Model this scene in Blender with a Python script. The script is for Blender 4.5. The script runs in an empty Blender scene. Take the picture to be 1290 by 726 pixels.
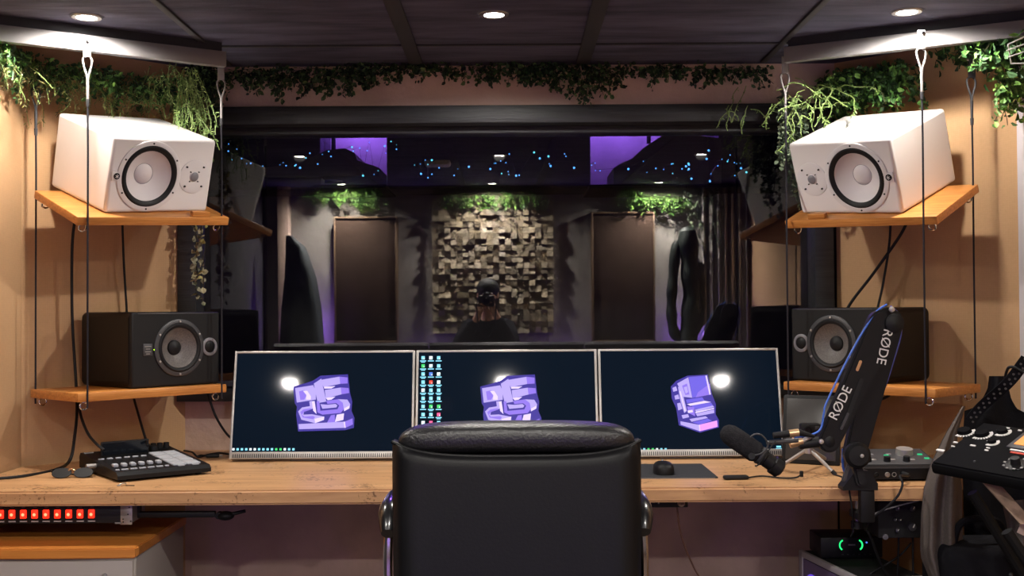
import bpy, bmesh, math, random
from mathutils import Vector, Matrix, Euler

SC = bpy.context.scene
COL = SC.collection
PI = math.pi
R = math.radians
rnd = random.Random(7)

# ---------------------------------------------------------------- camera
F_PX, W_PX, H_PX = 1433.0, 1290.0, 726.0
CAM_Z = 1.26
cam_data = bpy.data.cameras.new('camera')
cam_data.sensor_width = 36.0
cam_data.lens = 36.0 * F_PX / W_PX
cam_data.clip_start = 0.02
cam = bpy.data.objects.new('camera', cam_data)
COL.objects.link(cam)
cam.matrix_world = (Matrix.Translation((0, 0, CAM_Z)) @ Matrix.Rotation(R(90 + 1.08), 4, 'X')
                    @ Matrix.Rotation(R(-0.36), 4, 'Z'))
SC.camera = cam
CM = cam.matrix_world.copy()

def ray(px, py):
    v = Vector(((px - W_PX / 2) / F_PX, -(py - H_PX / 2) / F_PX, -1.0))
    return (CM.to_3x3() @ v)
def at(px, py, Y):
    d = ray(px, py)
    return Vector((0, 0, CAM_Z)) + d * (Y / d.y)
def onz(px, py, z):
    d = ray(px, py)
    return Vector((0, 0, CAM_Z)) + d * ((z - CAM_Z) / d.z)

# ---------------------------------------------------------------- materials
def lin(c):
    if isinstance(c, str):
        c = c.lstrip('#')
        c = [int(c[i:i + 2], 16) / 255 for i in (0, 2, 4)]
        c = [x / 12.92 if x <= 0.04045 else ((x + 0.055) / 1.055) ** 2.4 for x in c]
    return (c[0], c[1], c[2], 1.0)

def new_mat(name):
    m = bpy.data.materials.new(name)
    m.use_nodes = True
    nt = m.node_tree
    return m, nt, nt.nodes['Principled BSDF']

def mat(name, col, rough=0.5, metal=0.0, spec=0.5, var=0.0, scale=20.0, bump=0.0, bscale=None, stretch=None, coat=0.0):
    m, nt, b = new_mat(name)
    b.inputs['Base Color'].default_value = lin(col)
    b.inputs['Roughness'].default_value = rough
    b.inputs['Metallic'].default_value = metal
    b.inputs['Specular IOR Level'].default_value = spec
    if coat:
        b.inputs['Coat Weight'].default_value = coat
    if var or bump:
        tc = nt.nodes.new('ShaderNodeTexCoord')
        mp = nt.nodes.new('ShaderNodeMapping')
        nt.links.new(tc.outputs['Object'], mp.inputs['Vector'])
        if stretch:
            mp.inputs['Scale'].default_value = stretch
    if var:
        n = nt.nodes.new('ShaderNodeTexNoise')
        n.inputs['Scale'].default_value = scale
        n.inputs['Detail'].default_value = 6
        nt.links.new(mp.outputs['Vector'], n.inputs['Vector'])
        r = nt.nodes.new('ShaderNodeValToRGB')
        c = lin(col)
        r.color_ramp.elements[0].position = 0.3
        r.color_ramp.elements[1].position = 0.7
        r.color_ramp.elements[0].color = tuple(max(0, x * (1 - var)) for x in c[:3]) + (1,)
        r.color_ramp.elements[1].color = tuple(min(1, x * (1 + var)) for x in c[:3]) + (1,)
        nt.links.new(n.outputs['Fac'], r.inputs['Fac'])
        nt.links.new(r.outputs['Color'], b.inputs['Base Color'])
    if bump:
        n2 = nt.nodes.new('ShaderNodeTexNoise')
        n2.inputs['Scale'].default_value = bscale or scale * 3
        n2.inputs['Detail'].default_value = 4
        nt.links.new(mp.outputs['Vector'], n2.inputs['Vector'])
        bp = nt.nodes.new('ShaderNodeBump')
        bp.inputs['Strength'].default_value = bump
        bp.inputs['Distance'].default_value = 0.01
        nt.links.new(n2.outputs['Fac'], bp.inputs['Height'])
        nt.links.new(bp.outputs['Normal'], b.inputs['Normal'])
    return m

def emit(name, col, strength=1.0, base='#000000'):
    m, nt, b = new_mat(name)
    b.inputs['Base Color'].default_value = lin(base)
    b.inputs['Emission Color'].default_value = lin(col)
    b.inputs['Emission Strength'].default_value = strength
    b.inputs['Roughness'].default_value = 0.4
    return m

def weave(name, col, scale=420.0, amt=0.13, blot=0.10):
    """fabric stretched on a wall: fine crossing threads and faint blotches"""
    m, nt, b = new_mat(name)
    b.inputs['Roughness'].default_value = 0.9
    b.inputs['Specular IOR Level'].default_value = 0.15
    tc = nt.nodes.new('ShaderNodeTexCoord')
    outs = []
    for axis in ('X', 'Z'):
        w = nt.nodes.new('ShaderNodeTexWave')
        w.bands_direction = axis
        w.inputs['Scale'].default_value = scale / 6.28
        w.inputs['Distortion'].default_value = 1.5
        w.inputs['Detail'].default_value = 1
        nt.links.new(tc.outputs['Object'], w.inputs['Vector'])
        outs.append(w)
    mx = nt.nodes.new('ShaderNodeMath'); mx.operation = 'MULTIPLY'
    nt.links.new(outs[0].outputs['Fac'], mx.inputs[0]); nt.links.new(outs[1].outputs['Fac'], mx.inputs[1])
    ns = nt.nodes.new('ShaderNodeTexNoise'); ns.inputs['Scale'].default_value = 3; ns.inputs['Detail'].default_value = 5
    nt.links.new(tc.outputs['Object'], ns.inputs['Vector'])
    ns2 = nt.nodes.new('ShaderNodeTexNoise'); ns2.inputs['Scale'].default_value = 90; ns2.inputs['Detail'].default_value = 3
    nt.links.new(tc.outputs['Object'], ns2.inputs['Vector'])
    a = nt.nodes.new('ShaderNodeMath'); a.operation = 'MULTIPLY'; a.inputs[1].default_value = 0.25
    nt.links.new(mx.outputs[0], a.inputs[0])
    s = nt.nodes.new('ShaderNodeMath'); s.operation = 'MULTIPLY_ADD'; s.inputs[1].default_value = 0.55
    nt.links.new(ns.outputs['Fac'], s.inputs[0]); nt.links.new(a.outputs[0], s.inputs[2])
    s2 = nt.nodes.new('ShaderNodeMath'); s2.operation = 'MULTIPLY_ADD'; s2.inputs[1].default_value = 0.3
    nt.links.new(ns2.outputs['Fac'], s2.inputs[0]); nt.links.new(s.outputs[0], s2.inputs[2])
    r = nt.nodes.new('ShaderNodeValToRGB')
    c = lin(col)
    r.color_ramp.elements[0].position = 0.25; r.color_ramp.elements[1].position = 0.8
    r.color_ramp.elements[0].color = tuple(x * (1 - amt) for x in c[:3]) + (1,)
    r.color_ramp.elements[1].color = tuple(min(1, x * (1 + amt)) for x in c[:3]) + (1,)
    nt.links.new(s2.outputs[0], r.inputs['Fac']); nt.links.new(r.outputs['Color'], b.inputs['Base Color'])
    bp = nt.nodes.new('ShaderNodeBump'); bp.inputs['Strength'].default_value = 0.10; bp.inputs['Distance'].default_value = 0.003
    nt.links.new(mx.outputs[0], bp.inputs['Height']); nt.links.new(bp.outputs['Normal'], b.inputs['Normal'])
    return m

def wood(name, dark, light, scale=6.0, stretch=(1, 14, 14), rough=0.45, speck=0.0, bump=0.05):
    m, nt, b = new_mat(name)
    b.inputs['Roughness'].default_value = rough
    tc = nt.nodes.new('ShaderNodeTexCoord'); mp = nt.nodes.new('ShaderNodeMapping')
    mp.inputs['Scale'].default_value = stretch
    nt.links.new(tc.outputs['Object'], mp.inputs['Vector'])
    n = nt.nodes.new('ShaderNodeTexNoise'); n.inputs['Scale'].default_value = scale; n.inputs['Detail'].default_value = 9
    n.inputs['Roughness'].default_value = 0.65; n.inputs['Distortion'].default_value = 0.6
    nt.links.new(mp.outputs['Vector'], n.inputs['Vector'])
    r = nt.nodes.new('ShaderNodeValToRGB')
    r.color_ramp.elements[0].position = 0.32; r.color_ramp.elements[1].position = 0.66
    r.color_ramp.elements[0].color = lin(dark); r.color_ramp.elements[1].color = lin(light)
    nt.links.new(n.outputs['Fac'], r.inputs['Fac'])
    out = r.outputs['Color']
    if speck:
        v = nt.nodes.new('ShaderNodeTexNoise'); v.inputs['Scale'].default_value = 110; v.inputs['Detail'].default_value = 2
        nt.links.new(tc.outputs['Object'], v.inputs['Vector'])
        v2 = nt.nodes.new('ShaderNodeTexNoise'); v2.inputs['Scale'].default_value = 9; v2.inputs['Detail'].default_value = 3
        nt.links.new(tc.outputs['Object'], v2.inputs['Vector'])
        mm = nt.nodes.new('ShaderNodeMath'); mm.operation = 'MULTIPLY'
        nt.links.new(v.outputs['Fac'], mm.inputs[0]); nt.links.new(v2.outputs['Fac'], mm.inputs[1])
        rr = nt.nodes.new('ShaderNodeValToRGB')
        rr.color_ramp.elements[0].position = 0.315; rr.color_ramp.elements[1].position = 0.39
        rr.color_ramp.elements[0].color = (0, 0, 0, 1); rr.color_ramp.elements[1].color = (speck, speck, speck, 1)
        nt.links.new(mm.outputs[0], rr.inputs['Fac'])
        mix = nt.nodes.new('ShaderNodeMixRGB'); mix.blend_type = 'MIX'
        nt.links.new(rr.outputs['Color'], mix.inputs['Fac'])
        nt.links.new(out, mix.inputs['Color1']); mix.inputs['Color2'].default_value = lin('#5a3a1e')
        out = mix.outputs['Color']
    nt.links.new(out, b.inputs['Base Color'])
    if bump:
        bp = nt.nodes.new('ShaderNodeBump'); bp.inputs['Strength'].default_value = bump * 3; bp.inputs['Distance'].default_value = 0.003
        nt.links.new(n.outputs['Fac'], bp.inputs['Height']); nt.links.new(bp.outputs['Normal'], b.inputs['Normal'])
    return m

M = {}
M['tan'] = weave('tan wall fabric', '#ba9670')
M['plaster'] = mat('pinkish plaster', '#c6ab9c', 0.85, var=0.16, scale=5, bump=0.3, bscale=40, spec=0.2)
M['ceil'] = mat('dark ceiling fabric', '#4e4e60', 0.85, var=0.45, scale=3.0, bump=0.5, bscale=6, stretch=(1, 5, 1), spec=0.2)
M['ceil_batten'] = mat('ceiling batten', '#2c2b2e', 0.7, var=0.2, scale=8)
M['frame'] = mat('black stained window frame', '#232428', 0.5, var=0.45, scale=4, stretch=(1, 8, 14), bump=0.15)
M['rail'] = mat('painted steel rail', '#7d7a7a', 0.45, metal=0.2, var=0.1, scale=6)
M['rail_dark'] = mat('dark rail cover', '#26262a', 0.6)
M['floor'] = wood('dark floor boards', '#2b211a', '#4a382a', 3, (1, 9, 9), 0.4)
M['desk'] = wood('pale desk timber', '#b2845a', '#d0a272', 2.2, (1.2, 10, 10), 0.42, speck=0.75)
M['shelf'] = wood('orange shelf timber', '#a8672c', '#cf8d4a', 4, (1.5, 16, 30), 0.35)
M['cabtop'] = wood('orange cabinet top', '#b56f2e', '#c9823c', 3, (1, 16, 16), 0.32)
M['cabgrey'] = mat('grey laminate', '#a09892', 0.5)
M['white'] = mat('white speaker lacquer', '#dedad8', 0.42, spec=0.4)
M['white2'] = mat('white moulded plastic', '#d6d2d2', 0.5)
M['cone'] = mat('pale speaker cone', '#d2cccd', 0.6)
M['rubber'] = mat('black rubber', '#151517', 0.55, spec=0.3)
M['black'] = mat('black plastic', '#121214', 0.48, spec=0.25)
M['blackmat'] = mat('matt black', '#151517', 0.8)
M['stand'] = mat('black tube', '#0b0b0c', .6, spec=.2)
M['vinyl'] = mat('black speaker vinyl', '#121010', 0.45, var=0.12, scale=60, bump=0.05, bscale=400, spec=0.3)
M['baffle'] = mat('black speaker baffle', '#141416', 0.55, spec=0.3)
M['console'] = mat('matt black console plate', '#0c0c0e', 0.8, spec=0.08)
M['dgrey'] = mat('dark grey plastic', '#3a3a3d', 0.45)
M['grey'] = mat('mid grey plastic', '#77757a', 0.45)
M['kevlar'] = mat('woven grey cone', '#6d6865', 0.5, var=0.35, scale=260)
M['silver'] = mat('brushed silver', '#b7b3b0', 0.35, metal=0.6)
M['hookm'] = mat('worn zinc', '#8d8987', 0.5, metal=0.5)
M['chrome'] = mat('chrome', '#d9d6d6', 0.12, metal=1.0)
M['steel'] = mat('galvanised steel', '#a09c98', 0.4, metal=0.7, var=0.15, scale=30)
M['gold'] = mat('pale gold connector', '#d8b48a', 0.3, metal=0.8)
M['leather'] = mat('black leather', '#0d0d0f', 0.45, var=0.08, scale=12, bump=0.04, bscale=160, spec=0.16)
M['arm'] = mat('polished black leather', '#0e0e10', 0.28, spec=0.6, coat=.6)
M['leather_grain'] = mat('grained black leather', '#161618', 0.36, bump=0.22, bscale=150, var=0.1, scale=20)
M['led_green'] = emit('green indicator', '#20e070', 1.2)
M['led_mint'] = emit('mint indicator', '#18b070', 0.9)
M['led_lime'] = emit('lime indicator', '#a8f028', 2.0)
M['sw_red'] = emit('red lit switch', '#ff2a14', 1.1, '#a01008')
M['sw_hot'] = emit('red switch lamp', '#ff8a60', 1.6)
M['led_blue'] = emit('fairy bulb', '#4f9dff', 2.5)
M['led_cyan'] = emit('cyan fairy bulb', '#59c8e8', 2.0)
M['bulb'] = emit('lamp diffuser', '#fff8ee', 30.0)
M['orange_scr'] = emit('orange display', '#f0923c', 0.9)
M['red_strip'] = mat('red printed strip', '#d0402a', 0.5)
M['white_print'] = mat('white print', '#e2dfdc', 0.6)
M['grey_print'] = mat('grey print', '#8d8b88', 0.6)
M['pad'] = mat('pale rubber pad', '#a2a5ab', 0.55)
M['blue_cable'] = mat('blue cable', '#3f6fd6', 0.45)
M['violet_cable'] = mat('dusk blue cable', '#4a52a0', 0.5)
M['jacket'] = mat('grey brown cloth', '#625a56', 0.95, var=0.10, scale=150, bump=0.15, bscale=300, spec=0.1)
M['cloth_black'] = mat('black cloth', '#17171b', 0.9, spec=0.1, bump=0.2, bscale=80, var=0.2, scale=20)
M['strap'] = mat('patterned strap', '#2a292b', 0.6, var=0.9, scale=60)
M['card'] = mat('worn cardboard strip', '#8a7464', 0.8, var=0.3, scale=40)
M['brown_cable'] = mat('brown cable', '#5a3a30', 0.5)
M['skin'] = mat('skin', '#b98a70', 0.6)
M['pc_white'] = mat('white case panel', '#b9b4b8', 0.45)
M['spk_purple'] = emit('purple case fan light', '#6a4ad8', 0.6)
M['diff'] = [wood('diffuser wood %d' % i, d, l, 5, (1, 1, 6), 0.6) for i, (d, l) in enumerate(
    [('#5c5244', '#786c5a'), ('#786c5a', '#948570'), ('#8f8068', '#b0a086'), ('#6a5e4c', '#857862')])]
M['panel'] = weave('dark brown panel fabric', '#3c2e26', 200, 0.15)
M['panel_edge'] = wood('panel edge wood', '#4a382a', '#6a5238', 5, (1, 1, 10), 0.6)
M['live_wall'] = mat('grey plaster live room', '#8d8780', 0.9, var=0.3, scale=2.2, bump=0.3, bscale=12, spec=0.1)
M['live_dark'] = mat('dark live room surface', '#2a2628', 0.85, var=0.2, scale=3)
M['hood'] = mat('brown grey lamp hood', '#4a403a', 0.7, var=0.2, scale=5)
M['curtain'] = mat('grey curtain cloth', '#a39d99', 0.9, var=0.2, scale=7, stretch=(6, 6, 1))
M['cactus'] = mat('dark cactus skin', '#18221c', 0.6)
M['coat'] = mat('dark grey drape', '#2c3234', 0.8)
leafcols = {'ivy': ['#2a4a24', '#3c6430', '#527e3a', '#6f9848'],
            'dark': ['#1c301e', '#284426', '#38582e', '#547042'],
            'lime': ['#4c7030', '#66903e', '#84ac50', '#3c5e28'],
            'tendril': ['#84a05a', '#9ab86c', '#b0c67e', '#6a8c48'],
            'pearl': ['#3c4a3c', '#52624e', '#74846a', '#98a688'],
            'olive': ['#5a5a2c', '#6f6c38', '#87824a', '#4a4a26'],
            'cream': ['#8a866c', '#a8a07c', '#6f7058', '#b8b06a']}
for k, cs in leafcols.items():
    M['leaf_' + k] = [mat('%s leaf %d' % (k, i), c, 0.55, var=0.15, scale=30) for i, c in enumerate(cs)]
M['stem'] = mat('vine stem', '#3c3a22', 0.7)
M['stem_pale'] = mat('pale green stem', '#7d9352', 0.6)

def glass_mat():
    m = bpy.data.materials.new('studio window glass')
    m.use_nodes = True
    nt = m.node_tree
    nt.nodes.clear()
    o = nt.nodes.new('ShaderNodeOutputMaterial')
    t = nt.nodes.new('ShaderNodeBsdfTransparent'); t.inputs['Color'].default_value = (0.80, 0.81, 0.82, 1)
    g = nt.nodes.new('ShaderNodeBsdfGlossy'); g.inputs['Roughness'].default_value = 0.0
    f = nt.nodes.new('ShaderNodeFresnel'); f.inputs['IOR'].default_value = 2.1
    mx = nt.nodes.new('ShaderNodeMixShader')
    nt.links.new(f.outputs[0], mx.inputs[0]); nt.links.new(t.outputs[0], mx.inputs[1]); nt.links.new(g.outputs[0], mx.inputs[2])
    nt.links.new(mx.outputs[0], o.inputs['Surface'])
    return m
M['glass'] = glass_mat()

# ---------------------------------------------------------------- mesh builder
class MB:
    def __init__(s):
        s.v, s.f, s.mi, s.sm = [], [], [], []
    def add(s, vs, fs, mx=None, mi=0, smooth=False):
        b = len(s.v)
        for p in vs:
            p = Vector(p)
            s.v.append(mx @ p if mx is not None else p)
        for f in fs:
            s.f.append([b + i for i in f]); s.mi.append(mi); s.sm.append(smooth)
        return s
    def box(s, c, size, mx=None, bev=0.0, mi=0, seg=2, rot=None):
        hx, hy, hz = size[0] / 2, size[1] / 2, size[2] / 2
        L = Matrix.Translation(c)
        if rot is not None:
            L = L @ rot
        if mx is not None:
            L = mx @ L
        vs = [(x, y, z) for x in (-hx, hx) for y in (-hy, hy) for z in (-hz, hz)]
        fs = [(0, 1, 3, 2), (4, 6, 7, 5), (0, 4, 5, 1), (2, 3, 7, 6), (0, 2, 6, 4), (1, 5, 7, 3)]
        if bev <= 0:
            return s.add(vs, fs, L, mi)
        bm = bmesh.new()
        bv = [bm.verts.new(v) for v in vs]
        for f in fs:
            bm.faces.new([bv[i] for i in f])
        bmesh.ops.bevel(bm, geom=bm.edges[:], offset=bev, segments=seg, affect='EDGES', profile=0.5)
        return s.bm(bm, L, mi, True)
    def bm(s, bm, mx=None, mi=0, smooth=False):
        bm.verts.index_update()
        s.add([v.co.copy() for v in bm.verts], [[v.index for v in f.verts] for f in bm.faces], mx, mi, smooth)
        bm.free()
        return s
    def cyl(s, p0, p1, r0, r1=None, seg=16, mi=0, mx=None, caps=True, smooth=True):
        r1 = r0 if r1 is None else r1
        p0, p1 = Vector(p0), Vector(p1)
        d = (p1 - p0)
        q = d.to_track_quat('Z', 'Y').to_matrix().to_4x4()
        L = Matrix.Translation(p0) @ q
        if mx is not None:
            L = mx @ L
        h = d.length
        vs, fs = [], []
        for i in range(seg):
            a = 2 * PI * i / seg
            vs += [(r0 * math.cos(a), r0 * math.sin(a), 0), (r1 * math.cos(a), r1 * math.sin(a), h)]
        for i in range(seg):
            j = (i + 1) % seg
            fs.append((2 * i, 2 * j, 2 * j + 1, 2 * i + 1))
        s.add(vs, fs, L, mi, smooth)
        if caps:
            if r0 > 1e-6: s.add([vs[2 * i] for i in range(seg)], [list(range(seg))[::-1]], L, mi)
            if r1 > 1e-6: s.add([vs[2 * i + 1] for i in range(seg)], [list(range(seg))], L, mi)
        return s
    def lathe(s, prof, mx=None, seg=32, mi=0, smooth=True):
        """profile of (radius, z) turned about local Z"""
        vs, fs = [], []
        n = len(prof)
        for i in range(seg):
            a = 2 * PI * i / seg
            for r, z in prof:
                vs.append((r * math.cos(a), r * math.sin(a), z))
        for i in range(seg):
            j = (i + 1) % seg
            for k in range(n - 1):
                a, b, c, d = i * n + k, j * n + k, j * n + k + 1, i * n + k + 1
                if prof[k][0] < 1e-6:
                    fs.append((a, c, d))
                elif prof[k + 1][0] < 1e-6:
                    fs.append((a, b, d))
                else:
                    fs.append((a, b, c, d))
        return s.add(vs, fs, mx, mi, smooth)
    def tube(s, pts, r, seg=8, mi=0, mx=None, caps=True, rr=None):
        pts = [Vector(p) for p in pts]
        n = len(pts)
        vs, fs = [], []
        prev = None
        for i, p in enumerate(pts):
            t = (pts[min(i + 1, n - 1)] - pts[max(i - 1, 0)]).normalized()
            if prev is None:
                u = t.orthogonal().normalized()
            else:
                u = (prev - t * prev.dot(t))
                u = u.normalized() if u.length > 1e-6 else t.orthogonal().normalized()
            prev = u
            w = t.cross(u)
            ri = rr[i] if rr else r
            for k in range(seg):
                a = 2 * PI * k / seg
                vs.append(p + (u * math.cos(a) + w * math.sin(a)) * ri)
        for i in range(n - 1):
            for k in range(seg):
                k2 = (k + 1) % seg
                fs.append((i * seg + k, i * seg + k2, (i + 1) * seg + k2, (i + 1) * seg + k))
        if caps:
            fs.append(list(range(seg))[::-1]); fs.append([(n - 1) * seg + k for k in range(seg)])
        return s.add(vs, fs, mx, mi, True)
    def prism(s, outline, y0, y1, mx=None, mi=0, smooth=False):
        """outline of (x, z) extruded along local Y"""
        n = len(outline)
        vs = [(x, y0, z) for x, z in outline] + [(x, y1, z) for x, z in outline]
        fs = [list(range(n)), list(range(n, 2 * n))[::-1]]
        fs += [(i, i + n, (i + 1) % n + n, (i + 1) % n) for i in range(n)]
        return s.add(vs, fs, mx, mi, smooth)
    def sphere(s, c, r, seg=16, rings=10, mi=0, mx=None, scale=(1, 1, 1)):
        L = Matrix.Translation(c) @ Matrix.Diagonal((scale[0], scale[1], scale[2], 1))
        if mx is not None:
            L = mx @ L
        prof = [(r * math.sin(PI * k / rings), -r * math.cos(PI * k / rings)) for k in range(rings + 1)]
        prof[0] = (0, -r); prof[-1] = (0, r)
        return s.lathe(prof, L, seg, mi)
    def torus(s, R0, r, mx=None, seg=32, ts=10, mi=0):
        prof = [(R0 + r * math.cos(2 * PI * k / ts), r * math.sin(2 * PI * k / ts)) for k in range(ts + 1)]
        return s.lathe(prof, mx, seg, mi)
    def quad(s, a, b, c, d, mi=0, mx=None):
        return s.add([a, b, c, d], [(0, 1, 2, 3)], mx, mi)
    def build(s, name, mats, parent=None, auto=35):
        me = bpy.data.meshes.new(name)
        me.from_pydata([tuple(v) for v in s.v], [], s.f)
        if not isinstance(mats, (list, tuple)):
            mats = [mats]
        for m in mats:
            me.materials.append(m)
        me.polygons.foreach_set('material_index', s.mi)
        me.polygons.foreach_set('use_smooth', s.sm)
        me.update()
        bm = bmesh.new(); bm.from_mesh(me)
        bmesh.ops.recalc_face_normals(bm, faces=bm.faces[:]) if len(bm.faces) < 20000 else None
        bm.to_mesh(me); bm.free()
        if any(s.sm):
            try:
                me.set_sharp_from_angle(angle=R(auto))
            except Exception:
                pass
        o = bpy.data.objects.new(name, me)
        COL.objects.link(o)
        if parent is not None:
            o.parent = parent
        return o

def bore(o, c, r, depth, seg=56):
    """drill a round recess into an object's front (local -Y) face"""
    cm = MB().cyl((c[0], c[1] - .03, c[2]), (c[0], c[1] + depth, c[2]), r, seg=seg, smooth=False).build('cutter', M['black'])
    md = o.modifiers.new('bore', 'BOOLEAN'); md.operation = 'DIFFERENCE'; md.object = cm; md.solver = 'EXACT'
    par = o.parent; o.parent = None
    bpy.context.view_layer.update()
    me = bpy.data.meshes.new_from_object(o.evaluated_get(bpy.context.evaluated_depsgraph_get()))
    me.name = o.name
    o.modifiers.clear(); o.data = me; o.parent = par
    for p in me.polygons: p.use_smooth = p.area < 0.004
    bpy.data.objects.remove(cm)
    return o

def tag(o, label=None, cat=None, group=None, kind=None):
    if label: o['label'] = label
    if cat: o['category'] = cat
    if group: o['group'] = group
    if kind: o['kind'] = kind
    return o
def thing(name, label, cat, mx=None, group=None):
    o = bpy.data.objects.new(name, None)
    o.empty_display_size = 0.05
    COL.objects.link(o)
    if mx is not None:
        if not isinstance(mx, Matrix):
            mx = Matrix.Translation(mx)
        o.matrix_world = mx
    return tag(o, label, cat, group)
def struct(o):
    return tag(o, kind='structure')
def dup_tree(src, mx, label=None, group=None):
    r = src.copy(); COL.objects.link(r)
    r.matrix_world = mx
    if label: r['label'] = label
    if group: r['group'] = group
    for ch in list(src.children):
        c = ch.copy(); COL.objects.link(c); c.parent = r
        for g in list(ch.children):
            d = g.copy(); COL.objects.link(d); d.parent = c
    return r
def T(x, y, z): return Matrix.Translation((x, y, z))
def RX(a): return Matrix.Rotation(R(a), 4, 'X')
def RY(a): return Matrix.Rotation(R(a), 4, 'Y')
def RZ(a): return Matrix.Rotation(R(a), 4, 'Z')
def smooth_path(pts, n=8):
    pts = [Vector(p) for p in pts]
    out = []
    for i in range(len(pts) - 1):
        p0 = pts[max(i - 1, 0)]; p1 = pts[i]; p2 = pts[i + 1]; p3 = pts[min(i + 2, len(pts) - 1)]
        for k in range(n):
            t = k / n
            out.append(0.5 * ((2 * p1) + (p2 - p0) * t + (2 * p0 - 5 * p1 + 4 * p2 - p3) * t * t + (3 * p1 - p0 - 3 * p2 + p3) * t ** 3))
    out.append(pts[-1])
    return out
def text_mesh(body, size, extrude, name, m, mx, parent, bold=0.0, spacing=1.0):
    cu = bpy.data.curves.new('lettering', 'FONT')
    cu.body = body; cu.size = size; cu.extrude = extrude; cu.align_x = 'CENTER'; cu.align_y = 'CENTER'
    cu.offset = bold; cu.space_character = spacing
    t = bpy.data.objects.new('lettering', cu); COL.objects.link(t)
    bpy.context.view_layer.update()
    dg = bpy.context.evaluated_depsgraph_get()
    me = bpy.data.meshes.new_from_object(t.evaluated_get(dg))
    bpy.data.objects.remove(t)
    me.transform(mx)
    me.name = name
    me.materials.clear(); me.materials.append(m)
    o = bpy.data.objects.new(name, me); COL.objects.link(o); o.parent = parent
    return o
# ================================================================ the control room shell
CEIL = CAM_Z + 0.905
YW = 4.2                      # front wall face
DZ = CAM_Z - 0.51             # desk top
XL, XR = -1.63, 1.67          # side walls
CLx, CRx = -1.2075, 1.2       # corners where the splayed walls meet the front wall
YSL, YSR = 3.78, 3.733        # where the splays start
YB = -0.78                    # rear wall

struct(MB().box((0, 2.5, -0.05), (9.5, 10.5, 0.1)).build('floor', M['floor']))
struct(MB().box((0, (YB + YW) / 2, CEIL + 0.04), (4.2, YW - YB + 0.2, 0.08)).build('ceiling', M['ceil']))
# battens over the seams of the ceiling cloth
tb = 0
for x, w in ((-1.03, 0.022), (-0.345, 0.05), (0.265, 0.05), (0.925, 0.022)):
    tb += 1
    struct(MB().box((x, 1.3, CEIL - 0.004), (w, 5.7, 0.008), bev=0.002).build('trim_%d' % tb, M['ceil_batten']))
for y in (3.86, 2.55):
    tb += 1
    struct(MB().box((0, y, CEIL - 0.003), (3.2, 0.012, 0.006)).build('trim_%d' % tb, M['ceil_batten']))

# window opening
WX0, WX1 = at(226, 300, YW).x, at(1048, 300, YW).x
WZ1 = at(645, 134, YW).z
WZ0 = 0.93
mb = MB()
mb.box(((WX0 + WX1) / 2, YW + 0.06, WZ0 / 2), (WX1 - WX0 + 0.02, 0.12, WZ0))
mb.box(((WX0 + WX1) / 2, YW + 0.06, (WZ1 + CEIL + 0.4) / 2), (WX1 - WX0 + 0.6, 0.12, CEIL + 0.4 - WZ1))
struct(mb.build('wall_front', M['plaster']))
def wall_slab(name, a, b, z0, z1, th, m):
    """vertical slab from a to b, its face on the a-b line and its body to the left of a->b"""
    a, b = Vector((a[0], a[1], 0)), Vector((b[0], b[1], 0))
    d = b - a; n = Vector((-d.y, d.x, 0)).normalized()
    L = d.length
    mx = Matrix(((d.x / L, n.x, 0, a.x), (d.y / L, n.y, 0, a.y), (0, 0, 1, 0), (0, 0, 0, 1)))
    o = MB().box((L / 2, th / 2, (z0 + z1) / 2), (L, th, z1 - z0)).build(name, m)
    o.matrix_world = mx
    return struct(o)
ZT = CEIL + 0.05
XW = 1.98
wall_slab('wall_left', (XL, 2.9), (XL, YSL), 0, ZT, 0.1, M['tan'])
wall_slab('wall_left_splay', (XL, YSL), (CLx, YW), 0, ZT, 0.1, M['tan'])
wall_slab('wall_right_splay', (CRx, YW), (XR, YSR), 0, ZT, 0.1, M['tan'])
wall_slab('wall_right', (XR, YSR), (XR, 2.9), 0, ZT, 0.1, M['tan'])
wall_slab('wall_left_rear', (-XW, YB), (-XW, 2.9), 0, ZT, 0.1, M['live_dark'])
wall_slab('wall_right_rear', (XW, 2.9), (XW, YB), 0, ZT, 0.1, M['tan'])
wall_slab('wall_left_jog', (-XW - .1, 2.9), (XL - .1, 2.9), 0, ZT, 0.1, M['live_dark'])
wall_slab('wall_right_jog', (XR + .1, 2.9), (XW + .1, 2.9), 0, ZT, 0.1, M['tan'])
wall_slab('wall_rear', (XW, YB), (-XW, YB), 0, ZT, 0.1, M['live_wall'])
# pale post at the right edge
struct(MB().box((XR - 0.02, 3.62, ZT / 2), (0.05, 0.05, ZT)).build('trim_20', M['pc_white']))

# window frame with its deep dark reveal
FT = 0.066
mb = MB()
mb.box(((WX0 + WX1) / 2, YW + 0.02, WZ1 - FT / 2), (WX1 - WX0, 0.10, FT), bev=0.004)
mb.box(((WX0 + WX1) / 2, YW + 0.09, WZ1 - FT - 0.012), (WX1 - WX0, 0.10, 0.03), bev=0.002)
mb.box((WX0 + 0.035, YW + 0.03, (WZ0 + WZ1) / 2), (0.07, 0.12, WZ1 - WZ0), bev=0.004)
mb.box((WX1 - 0.035, YW + 0.03, (WZ0 + WZ1) / 2), (0.07, 0.12, WZ1 - WZ0), bev=0.004)
mb.box(((WX0 + WX1) / 2, YW + 0.03, WZ0 + 0.02), (WX1 - WX0, 0.14, 0.04), bev=0.004)
struct(mb.build('trim_21', M['frame']))
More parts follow.
